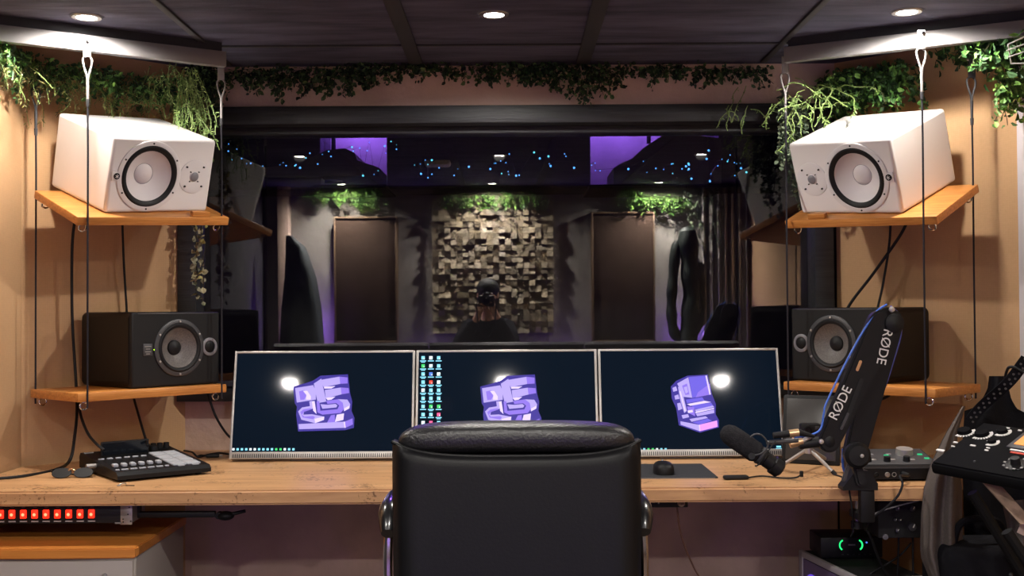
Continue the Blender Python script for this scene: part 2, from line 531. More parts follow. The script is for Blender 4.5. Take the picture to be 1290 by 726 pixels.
# pane, leaning very slightly as studio panes do
pn = Vector((-0.0042, 1.0, 0.0105)).normalized()
pq = Vector((0, 1, 0)).rotation_difference(pn).to_matrix().to_4x4()
pane = MB().box((0, 0, 0), (WX1 - WX0 - 0.06, 0.008, WZ1 - WZ0 - 0.08)).build('window_1', M['glass'])
pane.matrix_world = T((WX0 + WX1) / 2, YW + 0.075, (WZ0 + WZ1) / 2 - 0.01) @ pq
struct(pane)
PP = Vector(((WX0 + WX1) / 2, YW + 0.071, (WZ0 + WZ1) / 2))
def rf(px, py, Y):
    """point at depth Y in the room whose mirror image in the pane shows at this photo point"""
    o = Vector((0, 0, CAM_Z)); d = ray(px, py)
    h = o + d * ((PP - o).dot(pn) / d.dot(pn))
    d = d - pn * (2 * d.dot(pn))
    return h + d * ((Y - h.y) / d.y)

# ================================================================ lamps
def spot(loc, power, size=120, blend=1.0, col=(1.0, 0.86, 0.70), rad=0.035, aim=None):
    l = bpy.data.lights.new('spot', 'SPOT')
    l.energy = power; l.spot_size = R(size); l.spot_blend = blend; l.color = col; l.shadow_soft_size = rad
    o = bpy.data.objects.new('spot', l); COL.objects.link(o); o.location = loc
    if aim is not None:
        o.rotation_euler = (Vector(aim) - Vector(loc)).to_track_quat('-Z', 'Y').to_euler()
    return o
def downlight(x, y, z, label, group, power, col=(1.0, 0.94, 0.87), size=168, r=0.042, drop=0.0, blend=.9):
    t = thing('ceiling_downlight', label, 'ceiling light', (x, y, z - drop), group)
    z -= drop
    if drop: MB().cyl((0, 0, 0), (0, 0, drop), r * 1.12, r * 1.25, 28).build('housing', M['ceil'], t)
    MB().lathe([(r * 0.72, 0.0), (r * 0.74, -0.004), (r * 1.05, -0.004), (r * 1.1, 0.0)], seg=28).build('trim_ring', M['steel'], t)
    MB().cyl((0, 0, -0.0035), (0, 0, -0.001), r * 0.72, seg=24).build('diffuser', M['bulb'], t)
    spot((x, y, z - 0.0055), power, size, blend, col)
    return t
LW = 43
LX = ((-1.295, 'left'), (-0.05, 'middle'), (1.212, 'right'))
for (x, where) in LX:
    downlight(x, 3.46, CEIL, 'small round ceiling light, the %s one of the row near the window' % where, 'front row ceiling lights', LW, drop=.002, blend=.35)
for (x, where) in LX:
    downlight(x, 1.45, CEIL, 'small round ceiling light, %s one of the row mirrored high in the glass' % where, 'second row ceiling lights', 74)
for (px, where) in ((430, 'left'), (620, 'middle'), (830, 'right')):
    downlight(rf(px, 222, -.50).x, -.50, CEIL, 'small round ceiling light by the rear wall, over the %s' % {'left': 'left panel', 'middle': 'wooden blocks', 'right': 'right panel'}[where], 'rear row ceiling lights', 240)

# ================================================================ rear wall, seen mirrored in the window glass
def point(loc, e, col, r=0.05):
    l = bpy.data.lights.new('glow', 'POINT'); l.energy = e; l.color = col; l.shadow_soft_size = r
    o = bpy.data.objects.new('glow', l); COL.objects.link(o); o.location = loc
    return o
VIO = (0.30, 0.12, 1.0)
def violet_lamp(loc, e, label, stand=True):
    t = thing('uplighter', label, 'lamp', loc, 'violet uplighters')
    MB().cyl((0, 0, -0.04), (0, 0, 0.0), 0.035, 0.045, 16).build('cup', M['black'], t)
    MB().sphere((0, 0, 0.004), 0.03, 12, 8, scale=(1, 1, 0.5)).build('bulb', emit('violet bulb', '#7a50ff', 3), t)
    if stand:
        MB().cyl((0, 0, -loc[2] + .012), (0, 0, -.03), .008, seg=10).build('pole', M['black'], t)
        MB().cyl((0, 0, -loc[2]), (0, 0, -loc[2] + .012), .09, seg=24).build('base', M['black'], t)
    point((loc[0], loc[1], loc[2] + 0.07), e, VIO)
for px, e, w, z in ((384, 14, 'left pillar', .93), (540, 7, 'left dark panel', .5), (715, 7, 'right dark panel', .5), (870, 8, 'grey curtain', .85)):
    p = rf(px, 440, YB + .13); violet_lamp((p.x, YB + .13, z), e, 'violet uplighter on a thin stand below the ' + w)

cxp = rf(358, 300, YB + .06).x
struct(MB().box((cxp, YB + .06, ZT / 2), (0.09, 0.12, ZT), bev=0.006).build('pillar', M['plaster']))

# wooden block panel
YF0 = YB + .002
a, b = rf(545, 265, YF0), rf(697, 419, YF0)
top = rf(620, 243, YF0).z
cxm, W = (a.x + b.x) / 2, b.x - a.x
t = thing('wood_diffuser', 'wall panel of jagged brown wooden blocks mirrored in the middle of the glass', 'sound diffuser', T(cxm, YF0, 0) @ RZ(180))
MB().box((0, -0.02, (top + b.z) / 2), (W + 0.01, 0.04, top - b.z), bev=0.003).build('backing_board', M['diff'][3], t)
mb = MB()
n = 20; cw = W / n; rows = round((a.z - b.z) / cw); ch = (a.z - b.z) / rows
for i in range(n):
    for j in range(rows):
        d = rnd.choice([0.010, 0.014, 0.02, 0.026, 0.034, 0.044])
        x, z = -W / 2 + (i + .5) * cw, b.z + (j + .5) * ch
        tilt = rnd.choice([0, 0, 14, -14, 22])
        hw, hh = cw / 2 * .97, ch / 2 * .97
        dd = math.tan(R(tilt)) * hh
        vs = [(x - hw, -0.04, z - hh), (x + hw, -0.04, z - hh), (x + hw, -0.04, z + hh), (x - hw, -0.04, z + hh),
              (x - hw, -0.04 - d - dd, z - hh), (x + hw, -0.04 - d - dd, z - hh), (x + hw, -0.04 - d + dd, z + hh), (x - hw, -0.04 - d + dd, z + hh)]
        mb.add(vs, [(4, 5, 6, 7), (0, 4, 7, 3), (1, 2, 6, 5), (3, 7, 6, 2), (0, 1, 5, 4)], None, rnd.choice([0, 0, 1, 1, 1, 2, 3, 3]))
mb.build('blocks', M['diff'], t)

def absorber(x0, y0, x1, y1, label):
    a, b = rf(x0, y0, YB + .10), rf(x1, y1, YB + .10)
    w, h = abs(b.x - a.x), a.z - b.z
    t = thing('acoustic_panel', label, 'acoustic panel', T((a.x + b.x) / 2, YB + .052, (a.z + b.z) / 2) @ RZ(180), 'dark acoustic panels on the rear wall')
    MB().box((0, 0.006, 0), (w - 0.03, 0.085, h - 0.03), bev=0.008).build('fabric', M['panel'], t)
    mb = MB()
    for sx in (-1, 1): mb.box((sx * (w / 2 - 0.008), 0, 0), (0.016, 0.1, h), bev=0.002)
    for sz in (-1, 1): mb.box((0, 0, sz * (h / 2 - 0.008)), (w - 0.032, 0.1, 0.016), bev=0.002)
    mb.build('frame', M['panel_edge'], t)
absorber(420, 273, 501, 432, 'dark brown fabric panel mirrored left of the wooden block panel')
absorber(745, 267, 826, 431, 'dark brown fabric panel mirrored right of the wooden block panel')

# curtain at the rear right corner
YC0 = YB + .10
a, b = rf(884, 236, YC0), rf(940, 236, YC0)
b.x = min(b.x, XW - .03)
pts = []
N = 60
for i in range(N + 1):
    f = i / N
    pts.append((a.x + (b.x - a.x) * f, YC0 + 0.03 * math.sin(f * 40) + 0.012 * math.sin(f * 91)))
vs, fs = [], []
for (x, y) in pts:
    vs += [(x, y, 0.05), (x, y, a.z), (x, y + 0.006, 0.05), (x, y + 0.006, a.z)]
for i in range(N):
    k = 4 * i
    fs += [(k, k + 4, k + 5, k + 1), (k + 2, k + 3, k + 7, k + 6), (k + 1, k + 5, k + 7, k + 3), (k, k + 2, k + 6, k + 4)]
fs += [(0, 1, 3, 2), (4 * N, 4 * N + 2, 4 * N + 3, 4 * N + 1)]
mb = MB(); mb.add(vs, fs, None, 0, True)
tag(mb.build('curtain', M['curtain'], auto=80), 'pale grey pleated curtain mirrored right of the cactus', 'curtain')

# cactus
Y = YB + .28
c0 = rf(868, 440, Y)
t = thing('potted_cactus', 'tall dark columnar cactus mirrored in front of the pale curtain', 'cactus', (c0.x, Y, 0))
def pt(px, py):
    p = rf(px, py, Y); return (p.x - c0.x, 0, p.z)
def ribbed(mb, path, r):
    path = smooth_path(path, 6)
    n = len(path)
    rr = [r * (0.9 + 0.1 * math.sin(i * 1.3)) for i in range(n)]
    rr[-1] = r * 0.3; rr[-2] = r * 0.75
    mb.tube(path, r, 14, rr=rr)
mb = MB(); ribbed(mb, [(0, 0, 0.30), pt(866, 440), pt(872, 380), pt(869, 330), pt(865, 286)], 0.085); mb.build('trunk', M['cactus'], t)
mb = MB(); ribbed(mb, [pt(866, 436), pt(850, 420), pt(846, 390), pt(848, 350), pt(852, 303)], 0.045); mb.build('branch', M['cactus'], t)
mb = MB(); ribbed(mb, [pt(872, 420), pt(880, 406), pt(882, 375), pt(881, 345), pt(879, 330)], 0.05); mb.build('branch', M['cactus'], t)
MB().lathe([(0.0, 0.0), (0.10, 0.0), (0.13, 0.30), (0.14, 0.32), (0.12, 0.32), (0.11, 0.29), (0, 0.29)], None, 28).build('pot', M['live_dark'], t)

# dark cloth draped over a stand
Y = YB + .36
prof = [(364, 297, 4), (372, 312, 12), (378, 350, 19), (380, 390, 24), (382, 440, 27), (384, 500, 30)]
mb = MB()
vs, fs = [], []
S = 24
for (px, py, hw) in prof:
    p = rf(px, py, Y); r = hw / F_PX * 9.0
    for k in range(S):
        a = 2 * PI * k / S
        q = 1 + 0.10 * math.sin(5 * a + py * 0.01)
        vs.append((p.x + r * q * math.cos(a), Y + 0.6 * r * q * math.sin(a), p.z))
for i in range(len(prof) - 1):
    for k in range(S):
        fs.append((i * S + k, i * S + (k + 1) % S, (i + 1) * S + (k + 1) % S, (i + 1) * S + k))
fs.append(list(range(S))); fs.append([(len(prof) - 1) * S + k for k in range(S)][::-1])
mb.add(vs, fs, None, 0, True)
pb = rf(384, 500, Y)
t = thing('draped_stand', 'dark grey cloth draped over a stand, mirrored beside the pale pillar', 'draped stand', (pb.x, Y, 0))
o = mb.build('cloth', M['coat'], t, auto=70); o.matrix_local = T(-pb.x, -Y, 0)
MB().cyl((0, 0, 0.02), (0, 0, pb.z + 0.1), 0.016, seg=10).build('pole', M['black'], t)
MB().cyl((0, 0, 0), (0, 0, 0.02), 0.15, seg=24).build('base', M['black'], t)

# pale box hanging from the ceiling
p0, p1 = rf(534, 185, 1.2), rf(567, 208, 1.2)
t = thing('ceiling_projector', 'pale grey box hung from the ceiling, mirrored left of the middle ceiling light', 'projector', T((p0.x + p1.x) / 2, 1.12, (p0.z + p1.z) / 2) @ RZ(180))
w_, h_ = abs(p1.x - p0.x), p0.z - p1.z
MB().box((0, 0, 0), (w_, 0.16, h_), bev=0.02).build('housing', M['white2'], t)
MB().lathe([(.022, 0), (.022, .012), (.017, .014), (.014, .006), (0, .005)], T(w_ * .22, -.08, 0) @ RX(90), 20).build('lens', M['black'], t)
MB().cyl((0, 0, h_ / 2 - .005), (0, 0, CEIL - (p0.z + p1.z) / 2), .014, seg=12).build('ceiling_mount', M['white2'], t)

# ================================================================ the dark live room behind the glass
YBK = 6.5
LC = 2.75
struct(MB().box((0, YBK + 0.05, LC / 2), (5.0, 0.1, LC)).build('wall_back', M['live_wall']))
struct(MB().box((0, 5.4, LC + 0.04), (5.0, 2.4, 0.08)).build('ceiling_live', M['live_dark']))
struct(MB().box((-2.2, 5.4, LC / 2), (0.1, 2.3, LC)).build('wall_live_left', M['live_dark']))
struct(MB().box((2.2, 5.4, LC / 2), (0.1, 2.3, LC)).build('wall_live_right', M['live_dark']))
mb = MB()
mb.box((0, YW + 0.15, (WZ1 + LC) / 2), (4.6, 0.05, LC - WZ1))
mb.box((0, YW + 0.15, WZ0 / 2), (4.6, 0.05, WZ0))
for sx in (-1, 1):
    x0 = WX0 if sx < 0 else WX1
    mb.box(((x0 + sx * 2.2) / 2, YW + 0.15, LC / 2), (abs(sx * 2.2 - x0), 0.05, LC))
struct(mb.build('wall_partition', M['live_dark']))
# dropped dark bulkheads around two violet lit niches
def bulk(x0, x1, y1, nm):
    a, b = at(x0, 200, 6.15), at(x1, 200, 6.15)
    z0 = at(600, y1, 6.15).z
    struct(MB().box(((a.x + b.x) / 2, 6.325, (z0 + LC) / 2), (b.x - a.x, 0.35, LC - z0), bev=0.01).build(nm, M['live_dark']))
bulk(487, 744, 238, 'beam')
bulk(200, 404, 238, 'beam_left'); bulk(905, 1080, 238, 'beam_right')
for nm, x0, x1 in (('light_stop_left', 400, 490), ('light_stop_right', 740, 910)):  # slabs added to keep the violet lamp light off the wall below
    a, b = at(x0, 236, 6.15), at(x1, 236, 6.15)
    struct(MB().box(((a.x + b.x) / 2, 6.25, a.z - .012), (b.x - a.x, 0.5, .02)).build(nm, M['live_dark']))
zz = at(600, 169, 5.2).z
struct(MB().box((0, 5.2, (zz + LC) / 2), (4.2, 0.08, LC - zz)).build('lintel', M['live_dark']))

def hood(name, label, pts, Y, m):
    w = [at(px, py, Y) for px, py in pts]
    ox, oz = w[0].x, w[0].z
    t = thing(name, label, 'lamp hood', (ox, Y, oz), 'lamp hoods in the live room')
    MB().prism([(p.x - ox, p.z - oz) for p in w], -0.16, 0.26).build('shell', m, t)
    top = max(p.z for p in w) - oz
    tx = sum(p.x for p in w) / len(w) - ox
    MB().cyl((tx, 0.06, top - 0.03), (tx, 0.06, LC - oz), 0.012, seg=10).build('stem', M['black'], t)
    bz = min(p.z for p in w) - oz
    MB().cyl((tx, .06, bz - .012), (tx, .06, bz + .002), .05, seg=20).build('lens', M['dgrey'], t)
    return t
hood('lamp_hood', 'brown domed lamp hood in the violet niche at the left behind the glass',
     [(340, 226), (482, 226), (482, 216), (455, 207), (452, 198), (440, 192), (418, 194), (400, 203), (372, 212), (340, 216)], 6.22, M['hood'])
hood('lamp_hood', 'dark sloping lamp hood in the violet niche at the right behind the glass',
     [(770, 236), (902, 236), (902, 180), (836, 172), (806, 192), (792, 205), (776, 212), (770, 216)], 6.22, M['hood'])
p = at(455, 135, 6.2); violet_lamp((p.x, 6.25, p.z), 26, 'violet uplighter clipped behind the glass at the left niche', False)
p = at(790, 135, 6.2); violet_lamp((p.x, 6.25, p.z), 26, 'violet uplighter clipped behind the glass at the right niche', False)
# fairy lights strung across the live room
t = thing('fairy_light_string', 'string of tiny blue fairy lights strung across behind the glass', 'fairy lights', (0, 4.9, 0))
pts = []
r2 = random.Random(3)
clusters = [(285, 190), (300, 208), (345, 206), (375, 205), (402, 200), (452, 190), (470, 220), (500, 187), (532, 212), (538, 217), (578, 214),
            (625, 212), (640, 205), (655, 219), (688, 202), (702, 203), (735, 213), (758, 213), (805, 210), (835, 221), (858, 212), (862, 220),
            (880, 222), (905, 196), (920, 206), (940, 215), (950, 218), (975, 210)]
for cxp, cyp in clusters:
    for k in range(r2.choice([2, 3, 3, 4, 5])):
        pts.append((cxp + r2.uniform(-16, 16), cyp + r2.uniform(-11, 8)))
pts = sorted(pts)[:99]
wire = []
bm_me = [None, None]
for i, (px, py) in enumerate(pts):
    Yb = 4.9 + r2.uniform(-0.03, 0.03)
    p = at(px, py, Yb)
    wire.append((p.x, Yb - 4.9, p.z + 0.006))
    k = 0 if r2.random() < 0.75 else 1
    if bm_me[k] is None:
        o = MB().sphere((0, 0, 0), 0.0030, 8, 6).build('bulb', M['led_blue'] if k == 0 else M['led_cyan'], t)
        bm_me[k] = o.data
    else:
        o = bpy.data.objects.new('bulb', bm_me[k]); COL.objects.link(o); o.parent = t
    s = r2.choice([0.6, 0.7, 0.8, 1.0, 1.0, 1.5])
    o.matrix_local = T(p.x, Yb - 4.9, p.z) @ Matrix.Scale(s, 4)
MB().tube(wire, 0.0007, 4).build('wire', M['black'], t)
# ================================================================ foliage
fr = random.Random(11)
def leaf(mb, p, d, size, mi, width=0.55, fold=0.18):
    d = d.normalized()
    u = d.cross(Vector((fr.uniform(-1, 1), fr.uniform(-1, 1), fr.uniform(-1, 1))))
    if u.length < 1e-4:
        u = d.orthogonal()
    u.normalize(); n = d.cross(u)
    w = size * width * 0.5
    vs = [p, p + d * size * .35 + u * w + n * fold * w, p + d * size * .75 + u * w * .75 + n * fold * w,
          p + d * size - n * size * .12, p + d * size * .75 - u * w * .75 + n * fold * w, p + d * size * .35 - u * w + n * fold * w]
    mb.add(vs, [(0, 1, 2, 3), (0, 3, 4, 5)], None, mi)
def rv():
    while True:
        v = Vector((fr.uniform(-1, 1), fr.uniform(-1, 1), fr.uniform(-1, 1)))
        if 0.05 < v.length < 1: return v
def vine(name, label, cat, strands, kind, size, dens, group=None, width=0.6, spread=0.02, stem_r=0.0012, origin=None, toward=Vector((0, -0.6, -0.5))):
    """strands: lists of world points, each a stem that carries leaves"""
    o0 = Vector(origin if origin is not None else strands[0][0])
    t = thing(name, label, cat, o0, group)
    ms, ml = MB(), MB()
    nm = len(M['leaf_' + kind])
    for st in strands:
        path = smooth_path([Vector(p) - o0 for p in st], 6)
        ms.tube(path, stem_r, 4)
        L = sum((path[i + 1] - path[i]).length for i in range(len(path) - 1))
        n = max(3, int(L * dens))
        for k in range(n):
            f = fr.random() * (len(path) - 1)
            i = min(int(f), len(path) - 2)
            p = path[i].lerp(path[i + 1], f - i) + rv() * spread
            d = rv() + toward
            leaf(ml, p, d, size * fr.uniform(0.6, 1.25), min(nm - 1, int(fr.random() ** 1.3 * nm)), width)
    ms.build('stem', M['stem_pale'] if kind in ('tendril', 'olive') else M['stem'], t)
    ml.build('foliage', M['leaf_' + kind], t)
    return t
def wander(p, n, step, down, side=None, jit=0.5):
    """a curly falling strand"""
    pts = [Vector(p)]
    d = Vector((fr.uniform(-1, 1), fr.uniform(-.6, .2), -down)) if side is None else Vector(side) + rv() * .4
    for i in range(n):
        d = (d + rv() * jit + Vector((0, 0, -down * .25))).normalized()
        pts.append(pts[-1] + d * step)
    return pts
def along(a, b, n, jit=0.012, sag=0.0):
    a, b = Vector(a), Vector(b)
    return [a.lerp(b, i / n) + rv() * jit + Vector((0, 0, -sag * math.sin(PI * i / n))) for i in range(n + 1)]
def fringe(a, b, n, lo, hi, base_jit=0.02, down=1.2, back=0.0):
    """short strands hanging off a line"""
    out = []
    a, b = Vector(a), Vector(b)
    for i in range(n):
        p = a.lerp(b, (i + fr.random()) / n) + rv() * base_jit
        L = fr.uniform(lo, hi)
        k = max(3, int(L / 0.02))
        out.append(wander(p, k, L / k, down))
    return out
YG = YW - 0.05
A = lambda px, py, Y=YG: at(px, py, Y)
# long garland over the window
st = [along(A(262, 97), A(480, 90), 14), along(A(300, 88), A(560, 84), 14), along(A(430, 85), A(700, 84), 14), along(A(640, 84), A(860, 86), 14), along(A(820, 88), A(972, 86), 10)]
st += fringe(A(285, 92), A(470, 88), 46, .03, .10)
st += fringe(A(440, 86), A(620, 82), 40, .02, .06)
st += fringe(A(610, 84), A(700, 84), 24, .03, .08)
st += fringe(A(690, 86), A(770, 88), 26, .04, .12)
st += fringe(A(760, 86), A(960, 88), 44, .02, .07)
vine('ivy_garland', 'long dark green ivy garland running along the wall above the window', 'ivy garland', st, 'dark', 0.021, 260, width=.7, spread=.014)
# sparse tail of the same wall at its right end: pale twisted tendrils over the frame
st = [wander(A(918, 133, YG - .03), 6, .018, .8), wander(A(918, 140, YG - .03), 5, .016, 1, (-.9, -.2, -.2)), wander(A(920, 140, YG - .03), 4, .014, 1, (.9, -.2, -.1)),
      wander(A(942, 133, YG - .03), 6, .018, 1, (-.5, -.1, -.8)), wander(A(946, 138, YG - .03), 5, .016, .3, (1, -.1, .2)), wander(A(938, 145, YG - .03), 5, .014, 1, (-.9, 0, -.5)),
      wander(A(930, 110, YG - .02), 9, .018, .9), wander(A(940, 108, YG - .02), 8, .018, .7)]
vine('tendril_plant', 'few pale curling tendrils dangling over the top right of the window frame', 'hanging plant', st, 'tendril', .012, 90, width=.25, spread=.002, stem_r=.0018)

def splay(side, t, d, z):
    """point on the splayed wall: t 0..1 from the front wall corner outwards, d in front of the wall"""
    if side < 0:
        a, b = Vector((CLx, YW, 0)), Vector((XL, YSL, 0)); n = Vector((.7, -.7, 0))
    else:
        a, b = Vector((CRx, YW, 0)), Vector((XR, YSR, 0)); n = Vector((-.7, -.7, 0))
    p = a.lerp(b, t) + n * d
    return Vector((p.x, p.y, z))
ZG = CEIL - 0.07
# left garland: fine, on the splayed wall and on along the side wall
st = [along(splay(-1, 0, .05, ZG), splay(-1, 1, .06, ZG - .01), 12), along((XL + .05, YSL, ZG), (XL + .05, 3.35, ZG), 8),
      along(splay(-1, .3, .07, ZG - .05), splay(-1, 1, .08, ZG - .05), 10)]
st += fringe(splay(-1, .1, .06, ZG), splay(-1, 1.0, .06, ZG), 40, .04, .13)
st += fringe((XL + .06, YSL, ZG), (XL + .06, 3.4, ZG), 26, .04, .14)
vine('ivy_garland', 'bright green leafy garland at the far left under the steel rail', 'ivy garland', st, 'ivy', .026, 210, width=.55, spread=.016)
st = fringe(splay(-1, .15, .06, ZG - .04), splay(-1, 1.0, .06, ZG - .03), 60, .08, .20, .03, .5)
st += fringe((XL + .06, YSL, ZG - .03), (XL + .06, 3.4, ZG - .03), 34, .06, .17, .03, .5)
vine('tendril_plant', 'mossy yellow green tendrils spilling down the left wall above the white speaker', 'hanging plant', st, 'olive', .016, 150, width=.22, spread=.012, stem_r=.0012)
st = []
for k in range(26):
    p = A(fr.uniform(224, 246), fr.uniform(84, 105), 3.98)
    st.append(wander(p, 13, fr.uniform(.016, .024), 1.5, jit=.45))
for k in range(12):
    st.append(wander(A(fr.uniform(190, 225), fr.uniform(80, 100), 4.0), 8, .018, .5))
vine('tendril_plant', 'tangle of pale green stringy tendrils hanging behind the top of the left white speaker', 'hanging plant', st, 'tendril', .015, 170, width=.24, spread=.008, stem_r=.0016)
st = fringe(A(240, 84, 4.12), A(272, 84, 4.12), 26, .08, .22, .02, 1.5)
vine('ivy_garland', 'dark bushy ivy in the corner beside the left rope hook', 'ivy garland', st, 'dark', .024, 230, width=.6, spread=.014)
st = [wander(A(fr.uniform(246, 264), fr.uniform(118, 128), 4.05), 9, .016, 1.6, jit=.4) for k in range(7)]
vine('hanging_plant', 'short olive brown leafy sprig behind the right edge of the left white speaker', 'hanging plant', st, 'olive', .022, 150, width=.7, spread=.01)
# trailing round-leaved plant between the left speakers
st = []
for px in (246, 249, 254, 258):
    a, b = A(px, 200, 4.10), A(px + fr.uniform(-4, 4), fr.uniform(360, 386), 4.10)
    st.append(along(a, b, 12, .006))
vine('string_of_hearts', 'thin trailing plant with pale round leaves hanging below the left white speaker', 'hanging plant', st, 'cream', .022, 75, width=.95, spread=.008)

# right side
st = [along(splay(1, 0, .05, ZG), splay(1, .52, .08, ZG), 10)]
st += fringe(splay(1, -.02, .06, ZG - .01), splay(1, .48, .10, ZG - .01), 70, .05, .15, .035, 1.0)
st += fringe(splay(1, .05, .14, ZG - .01), splay(1, .5, .14, ZG - .01), 34, .06, .14, .03, 1.0)
vine('ivy_garland', 'thick bright green ivy garland over the right white speaker', 'ivy garland', st, 'ivy', .026, 230, width=.65, spread=.016)
st = []
for k in range(20):
    px = fr.uniform(985, 1050)
    st.append(wander(A(px, 128 - (px - 985) * .35 + fr.uniform(-6, 6), 3.92), fr.randint(6, 12), .019, .45, jit=.7))
vine('tendril_plant', 'pale lime twisted tendrils looping in front of the thick ivy garland', 'hanging plant', st, 'tendril', .014, 110, width=.3, spread=.004, stem_r=.0020)
st = []
for k in range(17):
    px = fr.uniform(982, 1020)
    top = A(px, fr.uniform(115, 135), 4.06)
    bot = A(px + fr.uniform(-5, 8), fr.uniform(200, 275) if px > 990 else fr.uniform(170, 215), 4.06)
    st.append(along(top, bot, 10, .006))
vine('string_of_pearls', 'dark trailing plant with bead like leaves hanging beside the right white speaker', 'hanging plant', st, 'pearl', .017, 190, width=.95, spread=.006)
st = fringe((XR - .20, 3.60, ZG + .01), (XR - .08, 3.50, ZG), 30, .04, .12, .05, 1.0) + fringe(splay(1, .62, .05, ZG + .03), splay(1, 1.0, .06, ZG + .03), 26, .02, .05, .03, 1.0)
vine('ivy_garland', 'bunch of round green leaves under the steel rail at the far right', 'ivy garland', st, 'ivy', .032, 170, width=.8, spread=.02)
st = []
for k in range(13):
    px = fr.uniform(1256, 1286)
    st.append(along(at(px, fr.uniform(70, 95), 3.55), at(px + fr.uniform(-6, 6), fr.uniform(120, 162), 3.55), 9, .012))
vine('hanging_plant', 'lime green leafy bunch hanging down at the far right edge by the white post', 'hanging plant', st, 'lime', .026, 150, width=.6, spread=.02)

# foliage on the rear wall, mirrored in the glass
LY = YB + .13
def rfr(x0, y0, x1, y1, n, lo, hi, j=.03): return fringe(rf(x0, y0, LY), rf(x1, y1, LY), n, lo, hi, j, 1.0)
st = rfr(385, 240, 480, 240, 36, .04, .15) + rfr(440, 236, 478, 238, 34, .08, .20, .04)
vine('ivy_garland', 'lit green foliage mirrored above the left dark panel', 'ivy garland', st, 'lime', .034, 190, width=.4, spread=.02)
st = rfr(556, 246, 690, 246, 56, .04, .12)
vine('ivy_garland', 'lit green foliage mirrored along the top of the wooden block panel', 'ivy garland', st, 'lime', .030, 190, width=.45, spread=.018)
st = rfr(790, 236, 815, 246, 26, .06, .15) + rfr(806, 246, 872, 250, 44, .05, .15)
vine('ivy_garland', 'lit green foliage mirrored above the right dark panel', 'ivy garland', st, 'lime', .034, 190, width=.45, spread=.02)
st = [along(rf(px, 236, LY + .08), rf(px + fr.uniform(-6, 6), fr.uniform(290, 350), LY + .08), 10, .02) for px in (866, 874, 882, 888, 896, 904)]
vine('hanging_plant', 'grey green creeper mirrored in front of the pale curtain', 'hanging plant', st, 'pearl', .032, 110, width=.6, spread=.025)
# ================================================================ hung shelves
SH_T = 0.028
def frame_mx(p, u):
    u = Vector((u[0], u[1], 0)).normalized()
    return Matrix(((u.x, -u.y, 0, p[0]), (u.y, u.x, 0, p[1]), (0, 0, 1, p[2]), (0, 0, 0, 1)))
ML_low = T(-1.342, 3.517, 1.009) @ RZ(48.5)
MR_low = T(1.292, 3.482, 1.009) @ RZ(-46.5) @ T(-.54, 0, 0)
SW, SD = .54, .315
WLM = T(-1.1741, 3.7695, 1.5898) @ RZ(50.96) @ RY(-4.53) @ RX(19.28)
WRM = T(1.1201, 3.7576, 1.5694) @ RZ(-51.11) @ RY(4.01) @ RX(22.17)
ML_up = WLM @ T(-.305, -.030, -.001) @ RZ(-5)
MR_up = WRM @ T(-.216, -.070, -.001) @ RZ(5.5)
def shelf(label, mx, stops, eye_x):
    t = thing('hanging_shelf', label, 'shelf', mx, 'rope hung timber shelves')
    MB().box((SW / 2, SD / 2, -SH_T / 2), (SW, SD, SH_T), bev=0.003).build('board', M['shelf'], t)
    for x, y in ((.03, .022), (SW - .03, .022), (.03 if eye_x < 0 else SW - .03, SD - .025)):
        mb = MB()
        mb.torus(.012, .0028, T(x, y, -SH_T - .013) @ RX(90), 20, 8)
        mb.cyl((x, y, -SH_T - .003), (x, y, -SH_T + .002), .007, seg=12)
        mb.build('eye_bolt', M['chrome'], t)
    for x in stops:
        MB().box((x, .016, .009), (.065, .022, .018), bev=.003).build('stop_block', M['shelf'], t)
    return t
shelf('tilted upper timber shelf on the left, under the white speaker', ML_up, (SW - .105,), -1)
shelf('level lower timber shelf on the left, under the black speaker', ML_low, (), -1)
shelf('tilted upper timber shelf on the right, under the white speaker', MR_up, (.12,), 1)
shelf('level lower timber shelf on the right, under the black speaker', MR_low, (), 1)

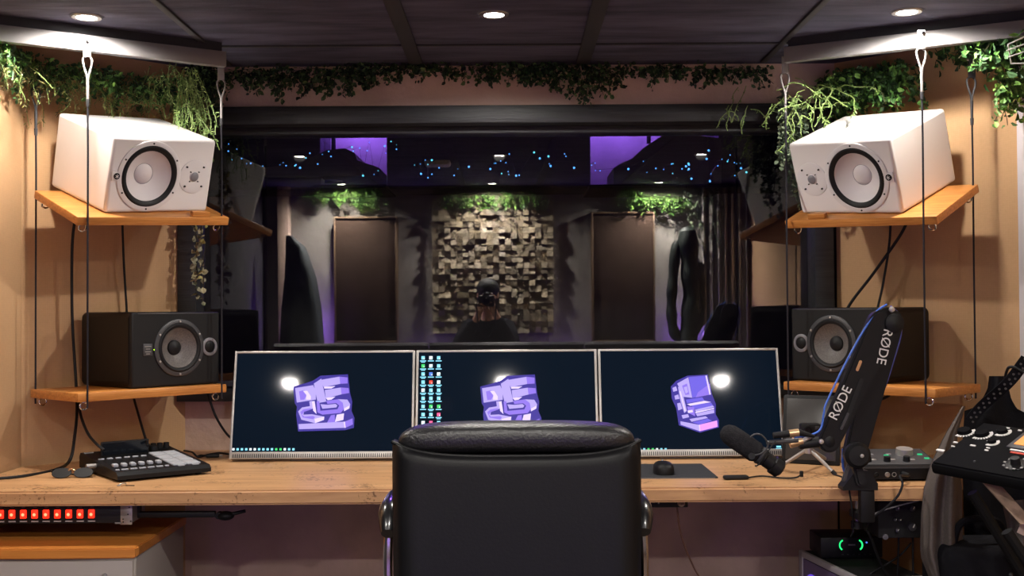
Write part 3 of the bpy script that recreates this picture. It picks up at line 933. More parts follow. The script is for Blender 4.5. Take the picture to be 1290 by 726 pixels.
# ---------------------------------------------------------------- speakers
FRONT = RX(90)                        # lathe axis Z -> local -Y
def white_speaker(label, mx, s):
    """s=1: woofer left of the tweeter as seen; s=-1 mirrored"""
    W, H, D = .39, .25, .334
    t = thing('studio_monitor_speaker', label, 'speaker', mx, 'white studio speakers')
    wx, tx, wz = -.05 * s, .122 * s, H / 2 - .002
    bore(MB().box((0, D / 2, H / 2), (W, D, H), bev=.011, seg=3).build('cabinet', M['white'], t), (wx, 0, wz), .0845, .05)
    F = lambda x, z: T(x, 0, z) @ FRONT
    MB().lathe([(.118, -.001), (.118, .003), (.115, .0045), (.103, .0045), (.101, .002)], F(wx, wz), 56).build('woofer_ring', M['white2'], t)
    mb = MB().lathe([(.103, .003), (.098, .008), (.091, .007), (.084, .001), (.083, -.003)], F(wx, wz), 56)
    mb.build('woofer_surround', M['rubber'], t)
    mb = MB().lathe([(.0845, .0005), (.06, .0002), (.034, -.0001)], F(wx, wz), 56)
    # the cone sits in a shallow dish
    mb = MB().lathe([(.0848, .001), (.078, -.006), (.06, -.020), (.045, -.029), (.033, -.034)], F(wx, wz), 56)
    c = mb.build('cone', M['cone'], t)
    MB().lathe([(.034, -.034), (.031, -.030), (.022, -.0245), (.012, -.022), (0, -.021)], F(wx, wz), 40).build('dust_cap', M['cone'], c)
    MB().torus(.0345, .0009, F(wx, wz) @ T(0, 0, -.0335), 40, 6).build('cap_seam', M['grey'], c)
    mb = MB().lathe([(.058, -.001), (.058, .0018), (.056, .0024), (.03, .0016), (.018, .0012), (.0165, .004), (.009, .0075), (0, .0085)], F(tx, wz), 44)
    w = mb.build('tweeter_waveguide', M['white2'], t)
    MB().lathe([(.016, .0045), (.0125, .0068), (.008, .0088), (0, .0098)], F(tx, wz), 24).build('tweeter_grille', M['grey'], w)
    for (cx_, r, k, ph) in ((wx, .1095, 6, 30), (tx, .047, 4, 45), (tx, .023, 4, 45)):
        for i in range(k):
            a = R(ph + 360 / k * i)
            MB().lathe([(.0034 if r > .03 else .0022, .0015), (.0030 if r > .03 else .0018, .006), (0, .0062)], F(cx_ + r * math.cos(a), wz + r * math.sin(a)), 10).build('screw', M['rubber'], t)
    lx = -.170 * s
    MB().box((lx, -.001, wz), (.032, .004, .032), bev=.0015).build('badge_plate', M['white2'], t)
    e = MB().lathe([(.0105, .002), (.0105, .0055), (.009, .006), (0, .006)], F(lx, wz), 24).build('emblem', M['black'], t)
    mb = MB()
    for i in range(3):
        mb.box((0, -.0066, 0), (.0013, .0006, .014), T(lx, 0, wz) @ RY(60 * i))
    mb.build('emblem_mark', M['white_print'], e)
    for x in (-.13, .13):
        MB().cyl((x, .06, -.0005), (x, .06, .004), .012, seg=12).build('foot', M['rubber'], t)
    return t
white_speaker('white two way speaker lying on its side on the upper left shelf', WLM, 1)
white_speaker('white two way speaker lying on its side on the upper right shelf', WRM, -1)

def black_speaker(label, mx, s):
    W, H, D = .344, .25, .302
    t = thing('studio_monitor_speaker', label, 'speaker', mx, 'black studio speakers')
    r = .022
    out = []
    for cx_, cz, a0 in ((W / 2 - r, H - r, 0), (-W / 2 + r, H - r, 90), (-W / 2 + r, r, 180), (W / 2 - r, r, 270)):
        for k in range(6):
            a = R(a0 + 18 * k)
            out.append((cx_ + r * math.cos(a), cz + r * math.sin(a)))
    wx, tx, wz = .008 * s, .128 * s, H / 2 + .004
    bore(MB().prism(out, .016, D, smooth=True).build('cabinet', M['vinyl'], t), (wx, 0, wz), .069, .055)
    b = bore(MB().box((0, .012, H / 2), (W - .004, .024, H - .004), bev=.006).build('baffle', M['baffle'], t), (wx, 0, wz), .068, .055)
    MB().box((0, -.0004, H - .006), (W - .05, .003, .004), bev=.001).build('edge_trim', M['dgrey'], t)
    F = lambda x, z: T(x, 0, z) @ FRONT
    MB().lathe([(.096, -.001), (.096, .004), (.093, .006), (.083, .006), (.081, .003)], F(wx, wz), 56).build('woofer_frame', M['dgrey'], t)
    MB().lathe([(.083, .004), (.077, .009), (.070, .007), (.066, .002)], F(wx, wz), 56).build('woofer_surround', M['rubber'], t)
    c = MB().lathe([(.067, .0035), (.055, -.010), (.040, -.022), (.024, -.031)], F(wx, wz), 56).build('cone', M['kevlar'], t)
    MB().lathe([(.0255, -.031), (.024, -.024), (.016, -.018), (0, -.016)], F(wx, wz), 32).build('dust_cap', M['rubber'], c)
    MB().lathe([(.031, -.001), (.031, .004), (.028, .006), (.022, .006), (.020, .003)], F(tx, wz), 40).build('tweeter_ring', M['grey'], t)
    tw = MB().lathe([(.021, .003), (.018, .006), (.010, .0085), (0, .009)], F(tx, wz), 28).build('tweeter_dome', M['black'], t)
    for i in range(6):
        a = R(30 + 60 * i)
        MB().lathe([(.0042, .004), (.0036, .0085), (0, .009)], F(wx + .0885 * math.cos(a), wz + .0885 * math.sin(a)), 10).build('screw', M['silver'], t)
    px_ = -.112 * s
    p = MB().box((px_, -.001, wz - .004), (.034, .004, .040), bev=.001).build('nameplate', M['dgrey'], t)
    mb = MB()
    for i, (w_, z_) in enumerate(((.024, .011), (.016, .003), (.022, -.006), (.014, -.013))):
        mb.box((px_, -.0034, wz - .004 + z_), (w_, .0008, .0024))
    mb.build('nameplate_print', M['grey_print'], p)
    MB().lathe([(.0028, 0), (.0026, .003), (0, .0036)], F(px_ + .026 * s, wz - .004), 12).build('power_light', M['led_lime'], t)
    for x in (-.11, .11):
        MB().cyl((x, .06, -.0005), (x, .06, .004), .012, seg=12).build('foot', M['rubber'], t)
    return t
black_speaker('black studio speaker on the lower left shelf, its cone glinting', T(-1.126, 3.822, 1.0095) @ RZ(50.3), 1)
black_speaker('black studio speaker on the lower right shelf behind the microphone arm', T(1.076, 3.812, 1.0095) @ RZ(-50), -1)

# ---------------------------------------------------------------- steel rails and ropes
ZR0, ZR1 = CAM_Z + .822, CAM_Z + .872
def rail(label, a, b, nm):
    a, b = Vector(a), Vector(b)
    d = b - a; L = d.length; u = d / L
    mx = frame_mx((a.x, a.y, 0), (u.x, u.y))
    t = thing('ceiling_rail', label, 'steel rail', mx)
    MB().box((L / 2, .0, (ZR0 + ZR1) / 2), (L, .004, ZR1 - ZR0), bev=.001).build('web', M['rail'], t)
    MB().box((L / 2, .014, ZR0 + .002), (L, .03, .004), bev=.001).build('flange', M['rail'], t)
    MB().box((L / 2, .020, (ZR1 + CEIL) / 2 - .01), (L - .02, .010, CEIL - ZR1 + .025)).build('hanger', M['rail_dark'], t)
    return t
uL = Vector((.695, .719)); uR = Vector((.715, -.699))
fl = Vector((-1.337, 3.504)); frr = Vector((1.282, 3.453))
a = Vector((-1.60, 3.39)); b = Vector((-.955, 3.805))
rail('painted steel rail below the ceiling on the left, holding two ropes', (a.x, a.y, 0), (b.x, b.y, 0), 1)
a = Vector((.915, 3.79)); b = Vector((1.60, 3.43))
rail('painted steel rail below the ceiling on the right, holding two ropes', (a.x, a.y, 0), (b.x, b.y, 0), 1)

def rope(label, xy, ztop, zbot, bright, upper=None, strap=True):
    t = thing('hanging_rope', label, 'rope', (xy[0], xy[1], ztop), 'ropes holding the shelves')
    hm = M['hookm'] if bright else M['rail_dark']
    cm = M['rope']
    L = ztop - zbot
    MB().tube([(0, 0, -.155), (0.001, 0, -.3), (0, 0.001, -L * .6), (0, 0, -L)], .0032, 8).build('cord', cm, t)
    if strap:
        MB().box((0, -.004, .012), (.024, .006, .06), bev=.002).build('strap', hm, t)
        MB().lathe([(.006, 0), (.006, .004), (0, .005)], T(.004, -.008, .03) @ FRONT, 12).build('bolt', M['chrome'], t)
    # snap hook: an open loop narrowing to an eye
    loop = smooth_path([(0, 0, -.012), (-.014, 0, -.022), (-.012, 0, -.045), (-.003, 0, -.075), (0, 0, -.095), (.003, 0, -.075), (.012, 0, -.045), (.012, 0, -.024), (0, 0, -.012)], 5)
    MB().tube(loop, .0034, 8, caps=False).build('snap_hook', hm, t)
    MB().cyl((0, 0, -.092), (0, 0, -.155), .005, .0042, 10).build('ferrule', hm, t)
    MB().cyl((0, 0, -.150), (0, 0, -.172), .006, .005, 10).build('knot', M['rail_dark'], t)
    return t
def shelf_pt(mx, x, y): 
    p = mx @ Vector((x, y, 0)); return (p.x, p.y)
zt = ZR0 - .008
zb = 1.009 - SH_T - .02
M['rope'] = mat('dark rope', '#26242a', .8, spec=.2)
rope('pale hooked rope at the near left corner, crossing in front of the left white speaker', shelf_pt(ML_low, .03, -.002), zt, zb, True)
rope('rope on a dark hook at the right end of the left shelves', shelf_pt(ML_low, SW - .02, .0), zt, zb, True)
rope('dark rope close to the left wall behind the left shelves', shelf_pt(ML_low, .012, SD - .012), zt - .06, zb, False, strap=False)
rope('pale hooked rope at the near right corner, crossing in front of the right white speaker', shelf_pt(MR_low, SW - .03, -.002), zt, zb, True)
rope('rope on a silver hook at the window end of the right shelves', shelf_pt(MR_low, .02, .0), zt, zb, True)
rope('dark rope on a black pulley close to the right wall behind the right shelves', shelf_pt(MR_low, SW - .012, SD - .012), zt - .05, zb, False)

# small black box and wire basket at the upper right
p = at(1234, 72, 3.64)
t = thing('junction_box', 'small black box fixed high on the right wall under the foliage', 'box', (p.x, 3.64, p.z), None)
t.matrix_world = T(p.x, 3.64, p.z) @ RZ(-40)
MB().cyl((0, .02, 0), (0, .12, 0), .008, seg=10).build('bracket', M['black'], t)
MB().box((0, 0, 0), (.055, .05, .055), bev=.004).build('housing', M['blackmat'], t)
MB().box((0, -.027, 0), (.045, .006, .045), bev=.002).build('lid', M['black'], t)
MB().box((-.034, .005, .0), (.012, .02, .012), bev=.002).build('connector', M['silver'], t)
pA = [at(1270, 56, 3.45), at(1300, 42, 3.40), at(1300, 68, 3.40), at(1274, 80, 3.45)]
t = thing('wire_basket', 'bent silver wire basket at the top right corner by the white post', 'wire basket', pA[0])
o0 = pA[0]
mb = MB()
mb.tube([p - o0 for p in (pA[1], pA[0], pA[3], at(1300, 80, 3.42))], .003, 8)
mb.tube([at(1268, 64, 3.45) - o0, at(1300, 52, 3.4) - o0], .0025, 8)
mb.tube([at(1270, 72, 3.45) - o0, at(1300, 62, 3.4) - o0], .0025, 8)
mb.build('wires', M['steel'], t)

# ---------------------------------------------------------------- speaker leads
def cable(name, label, pts, r, m, cat='cable', group='black speaker leads', n=8):
    pts = [Vector(p) for p in pts]
    o0 = pts[0].copy()
    o = MB().tube(smooth_path([p - o0 for p in pts], n), r, 8).build(name, m)
    o.location = o0
    return tag(o, label, cat, group)
cable('speaker_cable', 'thick black cable running from the left shelves down to the left end of the desk',
      [at(96, 268, 3.86), at(91, 310, 3.85), at(91, 400, 3.85), at(95, 470, 3.85), at(97, 515, 3.78), at(94, 550, 3.68), at(88, 580, 3.62), onz(70, 592, DZ + .004), onz(30, 600, DZ + .004), onz(-6, 603.5, DZ + .004)], .0052, M['rubber'])
cable('speaker_cable', 'black cable curving from the lower left shelf to the back of the mixer',
      [at(98, 488, 3.85), at(101, 520, 3.76), at(110, 545, 3.62), at(122, 560, 3.58), at(131, 567, 3.57)], .0045, M['rubber'])
cable('speaker_cable', 'black cable dropping behind the lower left black speaker to the mixer screen',
      [at(154, 276, 4.0), at(156, 330, 4.0), at(160, 400, 4.01), at(163, 480, 4.01), at(168, 500, 3.95), at(178, 535, 3.82), at(186, 562, 3.70)], .0042, M['rubber'])
cable('speaker_cable', 'short black cable dropping from the lower left shelf behind the left monitor',
      [at(256, 476, 3.98), at(263, 500, 3.97), at(272, 525, 3.97), at(285, 546, 3.98), at(300, 560, 3.99)], .0042, M['rubber'])
cable('speaker_cable', 'black cable slanting from the upper right shelf towards the lower right speaker',
      [at(1146, 270, 3.93), at(1135, 295, 3.95), at(1100, 345, 4.0), at(1068, 388, 4.05), at(1060, 420, 4.05)], .0055, M['rubber'])
cable('speaker_cable', 'black cable hanging straight behind the lower right black speaker',
      [at(1122, 276, 3.98), at(1120, 310, 3.99), at(1112, 360, 4.0), at(1105, 392, 4.0), at(1102, 420, 4.0)], .0045, M['rubber'])
cable('speaker_cable', 'black cable looping out under the lower right shelf',
      [at(1140, 478, 3.86), at(1122, 497, 3.85), at(1100, 508, 3.84), at(1080, 520, 3.84), at(1070, 545, 3.84), at(1064, 572, 3.84)], .0045, M['rubber'])
# ================================================================ desk
DT = .042
YF = 3.245
xr = at(1163, 620, YF).x
out = [(XL + .002, YF), (xr, YF), (xr + .40, 3.66), (XR - .07, 3.77), (CRx - .006, YW - .006), (CLx + .006, YW - .006), (XL + .006, YSL - .010)]
t = thing('desk', 'long pale timber worktop with a rough front edge under the three monitors', 'desk', (0, YF, 0))
bm = bmesh.new()
vb = [bm.verts.new((x, y - YF, DZ - DT)) for x, y in out]
vt = [bm.verts.new((x, y - YF, DZ)) for x, y in out]
bm.faces.new(vb[::-1]); bm.faces.new(vt)
for i in range(len(out)):
    j = (i + 1) % len(out)
    bm.faces.new((vb[i], vb[j], vt[j], vt[i]))
ed = [e for e in bm.edges if all(abs(v.co.y) < 1e-5 for v in e.verts) and abs(e.verts[0].co.z - e.verts[1].co.z) < 1e-5]
bmesh.ops.bevel(bm, geom=ed, offset=.006, segments=3, affect='EDGES')
MB().bm(bm).build('worktop', M['desk'], t)
for x in (XL + .06, -.05, 1.22):
    MB().box((x, .38 if x < -1 else .70, (DZ - DT) / 2), (.05, .05, DZ - DT), bev=.003).build('leg', M['blackmat'], t)

# ---------------------------------------------------------------- three monitors
MT = 14.2
MY = 3.852
scr_mats = {}
def screen_mat():
    m, nt, b = new_mat('monitor screen')
    b.inputs['Base Color'].default_value = lin('#0a0d12')
    b.inputs['Roughness'].default_value = 0.05
    b.inputs['Specular IOR Level'].default_value = 0.22
    b.inputs['Emission Color'].default_value = lin('#0a1a2a')
    b.inputs['Emission Strength'].default_value = 0.35
    return m
M['screen'] = screen_mat()
LG = {'halo': emit('logo halo', '#2a149a', .6), 'lav': emit('logo lavender', '#a494dc', .85), 'mid': emit('logo violet', '#7a60cc', .9),
      'pale': emit('logo pale', '#cdbcf2', .9), 'deep': emit('logo deep violet', '#5a4cc4', .9), 'pink': emit('logo pink', '#cf86e8', .9)}
LGK = list(LG)
M['icon'] = emit('icon cyan', '#7fd0e8', .9); M['icon_w'] = emit('icon white', '#dff0f4', .9)
M['icon_r'] = emit('icon red', '#e83a2a', .9); M['icon_g'] = emit('icon green', '#30c060', .9); M['icon_p'] = emit('icon pink', '#f0508a', .9)
M['icon_b'] = emit('icon blue', '#4a78e0', .9)
ICM = [M['icon'], M['icon_w'], M['icon_r'], M['icon_g'], M['icon_p'], M['icon_b']]
MW, MH = .6225, .372
LOGO1 = [('halo', [(178, 285), (265, 262), (330, 240), (385, 203), (595, 192), (612, 340), (628, 400), (622, 470), (645, 525), (640, 600), (575, 618), (215, 628), (200, 500), (206, 440), (190, 412)]),
 ('lav', [(192, 297), (330, 275), (350, 320), (350, 385), (205, 408)]), ('mid', [(222, 322), (262, 312), (285, 345), (262, 385), (232, 388)]), ('pale', [(252, 318), (285, 318), (312, 360), (312, 385), (275, 385), (278, 350)]),
 ('lav', [(335, 262), (355, 250), (392, 225), (430, 400), (365, 412), (345, 320)]), ('lav', [(385, 235), (530, 210), (536, 265), (410, 290)]), ('mid', [(530, 210), (592, 216), (593, 262), (536, 265)]),
 ('pale', [(412, 287), (500, 282), (470, 300), (415, 302)]), ('lav', [(418, 312), (540, 293), (546, 345), (425, 375)]), ('mid', [(540, 293), (600, 297), (604, 335), (546, 345)]), ('pale', [(425, 372), (500, 362), (470, 385), (440, 390)]),
 ('mid', [(430, 395), (520, 382), (556, 410), (562, 460), (540, 487), (400, 500), (362, 482), (356, 400), (376, 395), (385, 470), (515, 458), (528, 430), (505, 412), (438, 418)]),
 ('lav', [(385, 420), (400, 455), (505, 445), (515, 430), (500, 418), (440, 424)]), ('lav', [(520, 382), (590, 385), (612, 420), (606, 452), (565, 474), (556, 410)]), ('pale', [(566, 452), (606, 430), (606, 452), (566, 474)]),
 ('lav', [(215, 475), (245, 445), (305, 435), (300, 398), (325, 395), (330, 452), (262, 472), (255, 500), (320, 497), (415, 515), (345, 565), (240, 538)]), ('mid', [(232, 480), (255, 460), (310, 450), (320, 458), (262, 478), (245, 500), (262, 515), (330, 510), (345, 520), (330, 535), (250, 522)]),
 ('pale', [(320, 400), (340, 395), (352, 470), (355, 495), (330, 470)]), ('pale', [(340, 532), (415, 514), (412, 540), (345, 565)]), ('pale', [(510, 500), (565, 490), (560, 540), (495, 556)]), ('mid', [(465, 505), (495, 500), (495, 556), (430, 572)]),
 ('lav', [(218, 572), (570, 553), (576, 600), (222, 611)]), ('mid', [(570, 553), (630, 528), (633, 575), (576, 600)]), ('pale', [(562, 556), (572, 553), (578, 600), (570, 601)])]
LOGO3 = [('halo', [(182, 198), (232, 145), (335, 98), (520, 88), (560, 270), (595, 360), (592, 450), (622, 505), (622, 572), (448, 620), (255, 552), (232, 400), (190, 305)]),
 ('deep', [(345, 110), (510, 97), (548, 270), (380, 302)]), ('mid', [(430, 250), (540, 170), (548, 270), (410, 298)]), ('pale', [(498, 98), (512, 97), (549, 270), (536, 273)]),
 ('lav', [(240, 170), (342, 113), (378, 300), (300, 292)]), ('mid', [(285, 190), (330, 170), (352, 270), (315, 275)]), ('lav', [(300, 205), (330, 195), (340, 250), (318, 262)]),
 ('lav', [(197, 210), (230, 195), (242, 235), (205, 246)]), ('lav', [(215, 282), (250, 270), (262, 310), (222, 317)]), ('lav', [(240, 352), (270, 345), (288, 402), (250, 416)]),
 ('lav', [(248, 200), (280, 215), (330, 420), (305, 440), (270, 330)]), ('pale', [(262, 240), (272, 240), (318, 420), (308, 425)]),
 ('deep', [(320, 318), (470, 295), (490, 325), (330, 350)]), ('pale', [(330, 358), (490, 328), (552, 340), (360, 374)]), ('deep', [(370, 372), (550, 345), (575, 380), (405, 405)]),
 ('lav', [(402, 410), (565, 372), (580, 385), (412, 430)]), ('pale', [(405, 430), (578, 392), (578, 402), (410, 442)]), ('lav', [(410, 446), (578, 408), (580, 440), (425, 470)]), ('mid', [(330, 380), (395, 385), (405, 470), (345, 440)]), ('pale', [(335, 418), (380, 410), (385, 432), (340, 440)]),
 ('lav', [(280, 460), (340, 450), (350, 478), (292, 492)]), ('lav', [(352, 495), (500, 470), (522, 486), (372, 520)]), ('deep', [(380, 525), (520, 492), (560, 510), (445, 546)]),
 ('lav', [(270, 515), (440, 548), (446, 606), (272, 547)]), ('pink', [(440, 548), (605, 508), (611, 566), (450, 606)]), ('pale', [(438, 548), (446, 547), (452, 604), (446, 606)])]
def monitor(k, label):
    X = -.0205 + (k - 1) * .6275
    mx = T(X, MY, DZ + .0095) @ RX(-MT)
    t = thing('computer_monitor', label, 'monitor', T(X, MY, DZ), 'row of three monitors')
    t.matrix_world = mx
    inv = mx.inverted()
    o = Vector((0, 0, CAM_Z))
    def sp(px, py, d=-.0022):
        d0 = (inv.to_3x3() @ ray(px, py)); p0 = inv @ o
        s = (d - p0.y) / d0.y
        return p0 + d0 * s
    x0, x1, z0, z1 = -MW / 2 + .008, MW / 2 - .008, .024, MH - .008
    mb = MB()
    mb.box((0, .018, MH / 2), (MW, .032, MH), bev=.004)
    mb.build('back_shell', M['grey'], t)
    mb = MB()
    mb.box((-MW / 2 + .004, .002, MH / 2), (.008, .012, MH), bev=.0015)
    mb.box((MW / 2 - .004, .002, MH / 2), (.008, .012, MH), bev=.0015)
    mb.box((0, .002, MH - .004), (MW - .014, .012, .008), bev=.0015)
    mb.box((0, .002, .012), (MW - .014, .012, .024), bev=.0015)
    mb.build('bezel', M['silver'], t)
    mb = MB()
    nsl = 84
    for i in range(nsl):
        x = -MW / 2 + .014 + (MW - .028) * i / (nsl - 1)
        mb.box((x, -.0042, .0105), (.0036, .0012, .0125))
    mb.build('grille_slots', M['dgrey'], t)
    s = MB().box((0, .0005, (z0 + z1) / 2), (x1 - x0, .004, z1 - z0)).build('screen', M['screen'], t)
    polys = LOGO3 if k == 2 else LOGO1
    mb = MB()
    for i, (c, pl) in enumerate(polys):
        w = []
        for (ux, uy) in pl:
            if k == 2: px, py = 820 + ux / 7.264, 460 + uy / 7.264
            else: px, py = 340 + ux / 6.05 + (235.5 if k == 1 else 0), 440 + uy / 6.05 + (0.2 if k == 1 else 0)
            w.append(sp(px, py, -.0018 - .00003 * i))
        mb.add(w, [list(range(len(w)))], None, LGK.index(c))
    mb.build('screen_logo', [LG[c] for c in LGK], s)
    ic = MB()
    def icq(px, py, w, h, mi):
        a, b = sp(px - w / 2, py - h / 2), sp(px + w / 2, py + h / 2)
        ic.quad((a.x, a.y, a.z), (b.x, a.y, a.z), (b.x, b.y, b.z), (a.x, b.y, b.z), mi)
    if k == 1:
        ir = random.Random(5)
        for r in range(10):
            for c in range(3):
                px, py = 533 + c * 9.8, 451 + r * 10.2
                mi = {(1, 0): 3, (3, 1): 2, (6, 1): 3, (6, 2): 3, (8, 1): 4, (7, 2): 4, (2, 1): 5}.get((r, c), ir.choice([0, 1, 0]))
                icq(px, py, 4.2, 4.2, mi)
                icq(px + 1.2, py + 1, 1.6, 1.6, 1 if mi != 1 else 0)
                icq(px, py + 3.9, 7.5, 1.2, 0)
                if ir.random() < .5: icq(px, py + 5.5, 5, .9, 0)
    if k == 1: ic.build('desktop_icons', ICM, s); ic = MB()
    for i in range(15):
        px = (294 + i * 5.4) if k == 0 else (528 + i * 5.4) if k == 1 else (763 + i * 5.4)
        icq(px, 566.3, 2.8, 2.8, [1, 0, 0, 0, 1, 1, 0, 0, 0, 0, 3, 3, 1, 0, 0][i])
    ic.build('taskbar_icons', ICM, s)
    if k == 2:
        ic = MB(); icq(981, 563, 6, 2.2, 0); icq(981, 566, 8, 2.0, 0); ic.build('taskbar_clock', ICM, s)
    # stand
    MB().box((0, .045, .17), (.10, .03, .12), bev=.006).build('mount', M['grey'], t)
    st = MB(); st.box((0, .13, .0), (.05, .02, .34), mx=T(0, -.03, .14) @ RX(MT)); st.build('neck', M['grey'], t)
    ft = MB(); ft.box((0, .0, 0), (.22, .17, .010), bev=.003, mx=RX(MT) @ T(0, .10, -.0042)); ft.build('foot', M['grey'], t)
    return t
monitor(0, 'left silver framed monitor with a violet block letter logo and no desktop icons')
monitor(1, 'middle silver framed monitor with rows of desktop icons, behind the chair')
monitor(2, 'right silver framed monitor whose violet logo is turned sideways')

# ---------------------------------------------------------------- mixer at the left
fl_, fr_, bl_ = onz(148, 609, DZ), onz(266, 597.5, DZ), onz(112, 591, DZ)
u = (fr_ - fl_); Wm = u.length; u.normalize(); v = Vector((-u.y, u.x, 0))
Dm = (bl_ - fl_).dot(v)
mx = frame_mx(fl_, u)
t = thing('audio_mixer', 'black podcast mixer with white pads and faders at the left end of the desk', 'audio mixer', mx)
Hf, Hb = .026, .056
body = [(0, .008), (Dm, .008), (Dm, Hb - .012), (Dm - .012, Hb), (.012, Hf + .004), (0, Hf - .006)]
mb = MB()
n = len(body)
vs = [(0, y, z) for y, z in body] + [(Wm, y, z) for y, z in body]
mb.add(vs, [list(range(n))[::-1], list(range(n, 2 * n))] + [(i, (i + 1) % n, (i + 1) % n + n, i + n) for i in range(n)])
mb.build('body', M['black'], t)
for x in (.03, Wm - .03):
    for y in (.03, Dm - .03):
        MB().cyl((x, y, 0), (x, y, .01), .01, seg=10).build('foot', M['rubber'], t)
sl = math.degrees(math.atan2(Hb - Hf - .004, Dm - .024))
P = T(0, .012, Hf + .004) @ RX(sl)          # panel plane: x along, y up the slope
PL = (Dm - .024) / math.cos(R(sl))
for i in range(6):
    x = Wm * (.075 + .092 * i)
    f = MB().box((x, PL * .34, .0006), (.004, PL * .40, .0014), P).build('fader_track', M['rubber'], t)
    mb = MB(); mb.box((x, PL * .22, .006), (.016, .022, .010), P, bev=.003); mb.build('fader_cap', M['pad'], t)
    MB().box((x, PL * .60, .0015), (.018, .009, .004), P, bev=.0015).build('channel_button', M['pad'], t)
    for dx in (-.009, .009):
        MB().box((x + dx, PL * .08, .0015), (.012, .0085, .004), P, bev=.0015).build('mute_button', M['pad'], t)
for i in range(4):
    for j in range(2):
        MB().box((Wm * (.70 + .155 * j), PL * (.13 + .165 * i), .0025), (.044, PL * .145, .006), P, bev=.003).build('sound_pad', M['pad'], t)
for j in range(2):
    MB().box((Wm * (.70 + .155 * j), PL * .03, .002), (.022, .008, .004), P, bev=.0015).build('bank_button', M['pad'], t)
for i in range(4):
    x = Wm * (.71 + .075 * i)
    k = MB().cyl((x, PL * .93, 0), (x, PL * .93, .017), .0105, .0095, 18, mx=P).build('volume_knob', M['rubber'], t)
MB().cyl((Wm * .73, PL * .80, 0), (Wm * .73, PL * .80, .018), .015, .014, 20, mx=P).build('menu_knob', M['rubber'], t)
scx = MB(); scx.box((Wm * .40, PL * .78, .021), (Wm * .53, .010, .046), P @ T(0, 0, 0), bev=.003)
sc_o = scx.build('display', M['blackmat'], t)
MB().box((Wm * .40, PL * .78 - .0056, .021), (Wm * .50, .001, .038), P).build('display_glass', mat('dark display glass', '#0e141c', .15), sc_o)
MB().box((Wm * .07, PL * .95, .001), (.03, .008, .002), P).build('badge', M['grey_print'], t)
MB().cyl((-.03, Dm * .55, .03), (.002, Dm * .55, .03), .008, seg=12).build('audio_plug', M['steel'], t)

# sunglasses
c = onz(90, 603, DZ)
t = thing('sunglasses', 'black folded sunglasses lying on the desk left of the mixer', 'glasses', T(c.x, c.y, DZ + .002) @ RZ(6) @ Matrix.Scale(.88, 4))
for sx in (-1, 1):
    pts = [(sx * .036 + .030 * math.cos(a) * (1 if math.cos(a) * sx < 0 else 1.1), .0, .022 + .021 * math.sin(a)) for a in [2 * PI * k / 20 for k in range(20)]]
    mb = MB(); mb.prism([(p[0], p[2]) for p in pts], -.002, .002, RX(-48)); mb.build('lens', M['black'], t)
    fr_mb = MB(); fr_mb.tube([Vector(p) for p in pts + pts[:1]], .0026, 6, mx=RX(-48)); fr_mb.build('rim', M['rubber'], t)
    MB().tube(smooth_path([(sx * .068, .004, .03), (sx * .066, .03, .014), (-sx * .02, .036 + .006 * sx, .006), (-sx * .05, .036 + .006 * sx, .004)], 6), .0024, 6).build('temple', M['rubber'], t)
MB().tube(smooth_path([(-.010, 0, .026), (0, -.002, .031), (.010, 0, .026)], 5), .002, 6).build('bridge', M['gold'], t)
# keys
c = onz(158, 612.5, DZ)
t = thing('key', 'tiny key on a ring lying by the front corner of the mixer', 'key', T(c.x, c.y, DZ) @ RZ(-5))
MB().torus(.007, .0013, T(-.018, 0, .0016), 20, 6).build('ring', M['silver'], t)
MB().cyl((-.006, 0, 0), (-.006, 0, .003), .008, seg=14).build('bow', M['gold'], t)
MB().box((.012, 0, .0014), (.03, .0035, .002)).build('blade', M['rubber'], t)
MB().tube(smooth_path([(-.022, .004, .002), (-.012, .012, .006), (0, .008, .005)], 5), .0014, 6).build('loop', M['steel'], t)
# coil of leads behind the mixer
pts = [onz(232, 568, DZ + .01), onz(242, 570, DZ + .02), onz(250, 576, DZ + .006), onz(262, 573, DZ + .006), onz(276, 571, DZ + .006), onz(292, 573, DZ + .006)]
cable('usb_cable', 'black lead curling on the desk between the mixer and the left monitor', pts, .0034, M['rubber'], group='leads on the desk')
c = onz(268, 577, DZ)
t = thing('cable_plug', 'black plug lying on the desk beside the left monitor corner', 'plug', T(c.x, c.y, DZ + .007) @ RZ(10))
MB().box((0, 0, 0), (.045, .016, .013), bev=.004).build('housing', M['rubber'], t)
MB().box((.027, 0, 0), (.012, .011, .004)).build('contact', M['steel'], t)
MB().tube(smooth_path([(-.022, 0, 0), (-.04, .008, .002), (-.055, .02, -.003)], 5), .003, 6).build('lead', M['rubber'], t)

# ---------------------------------------------------------------- mouse and pad, adapter
a, b, c = onz(905, 603, DZ), onz(889, 585.5, DZ), onz(740, 585.5, DZ)
pad = MB()
w = (a.x - c.x); d = b.y - a.y
out = []
for cx_, cy, a0 in ((-.006, -.006, 0), (-w + .006, -.006, 90), (-w + .006, -d + .006, 180), (-.006, -d + .006, 270)):
    for k in range(5):
        aa = R(a0 + 22.5 * k); out.append((cx_ + .006 * math.cos(aa), cy + .006 * math.sin(aa)))
n = len(out)
pad.add([(x, y, 0) for x, y in out] + [(x, y, .003) for x, y in out], [list(range(n))[::-1], list(range(n, 2 * n))] + [(i, (i + 1) % n, (i + 1) % n + n, i + n) for i in range(n)])
t = thing('mouse_pad', 'dark grey mouse pad on the desk right of the chair', 'mouse pad', (a.x, b.y, DZ + .0003))
pad.build('mat', mat('dark pad cloth', '#26272b', .85, var=.15, scale=80), t)
MB().box((-w / 2, -d - .0008, .0012), (w - .02, .002, .0022)).build('hem', M['grey'], t)
c = onz(836, 596, DZ + .004)
t = thing('computer_mouse', 'black computer mouse on the mouse pad', 'mouse', (c.x, c.y, DZ + .0035))
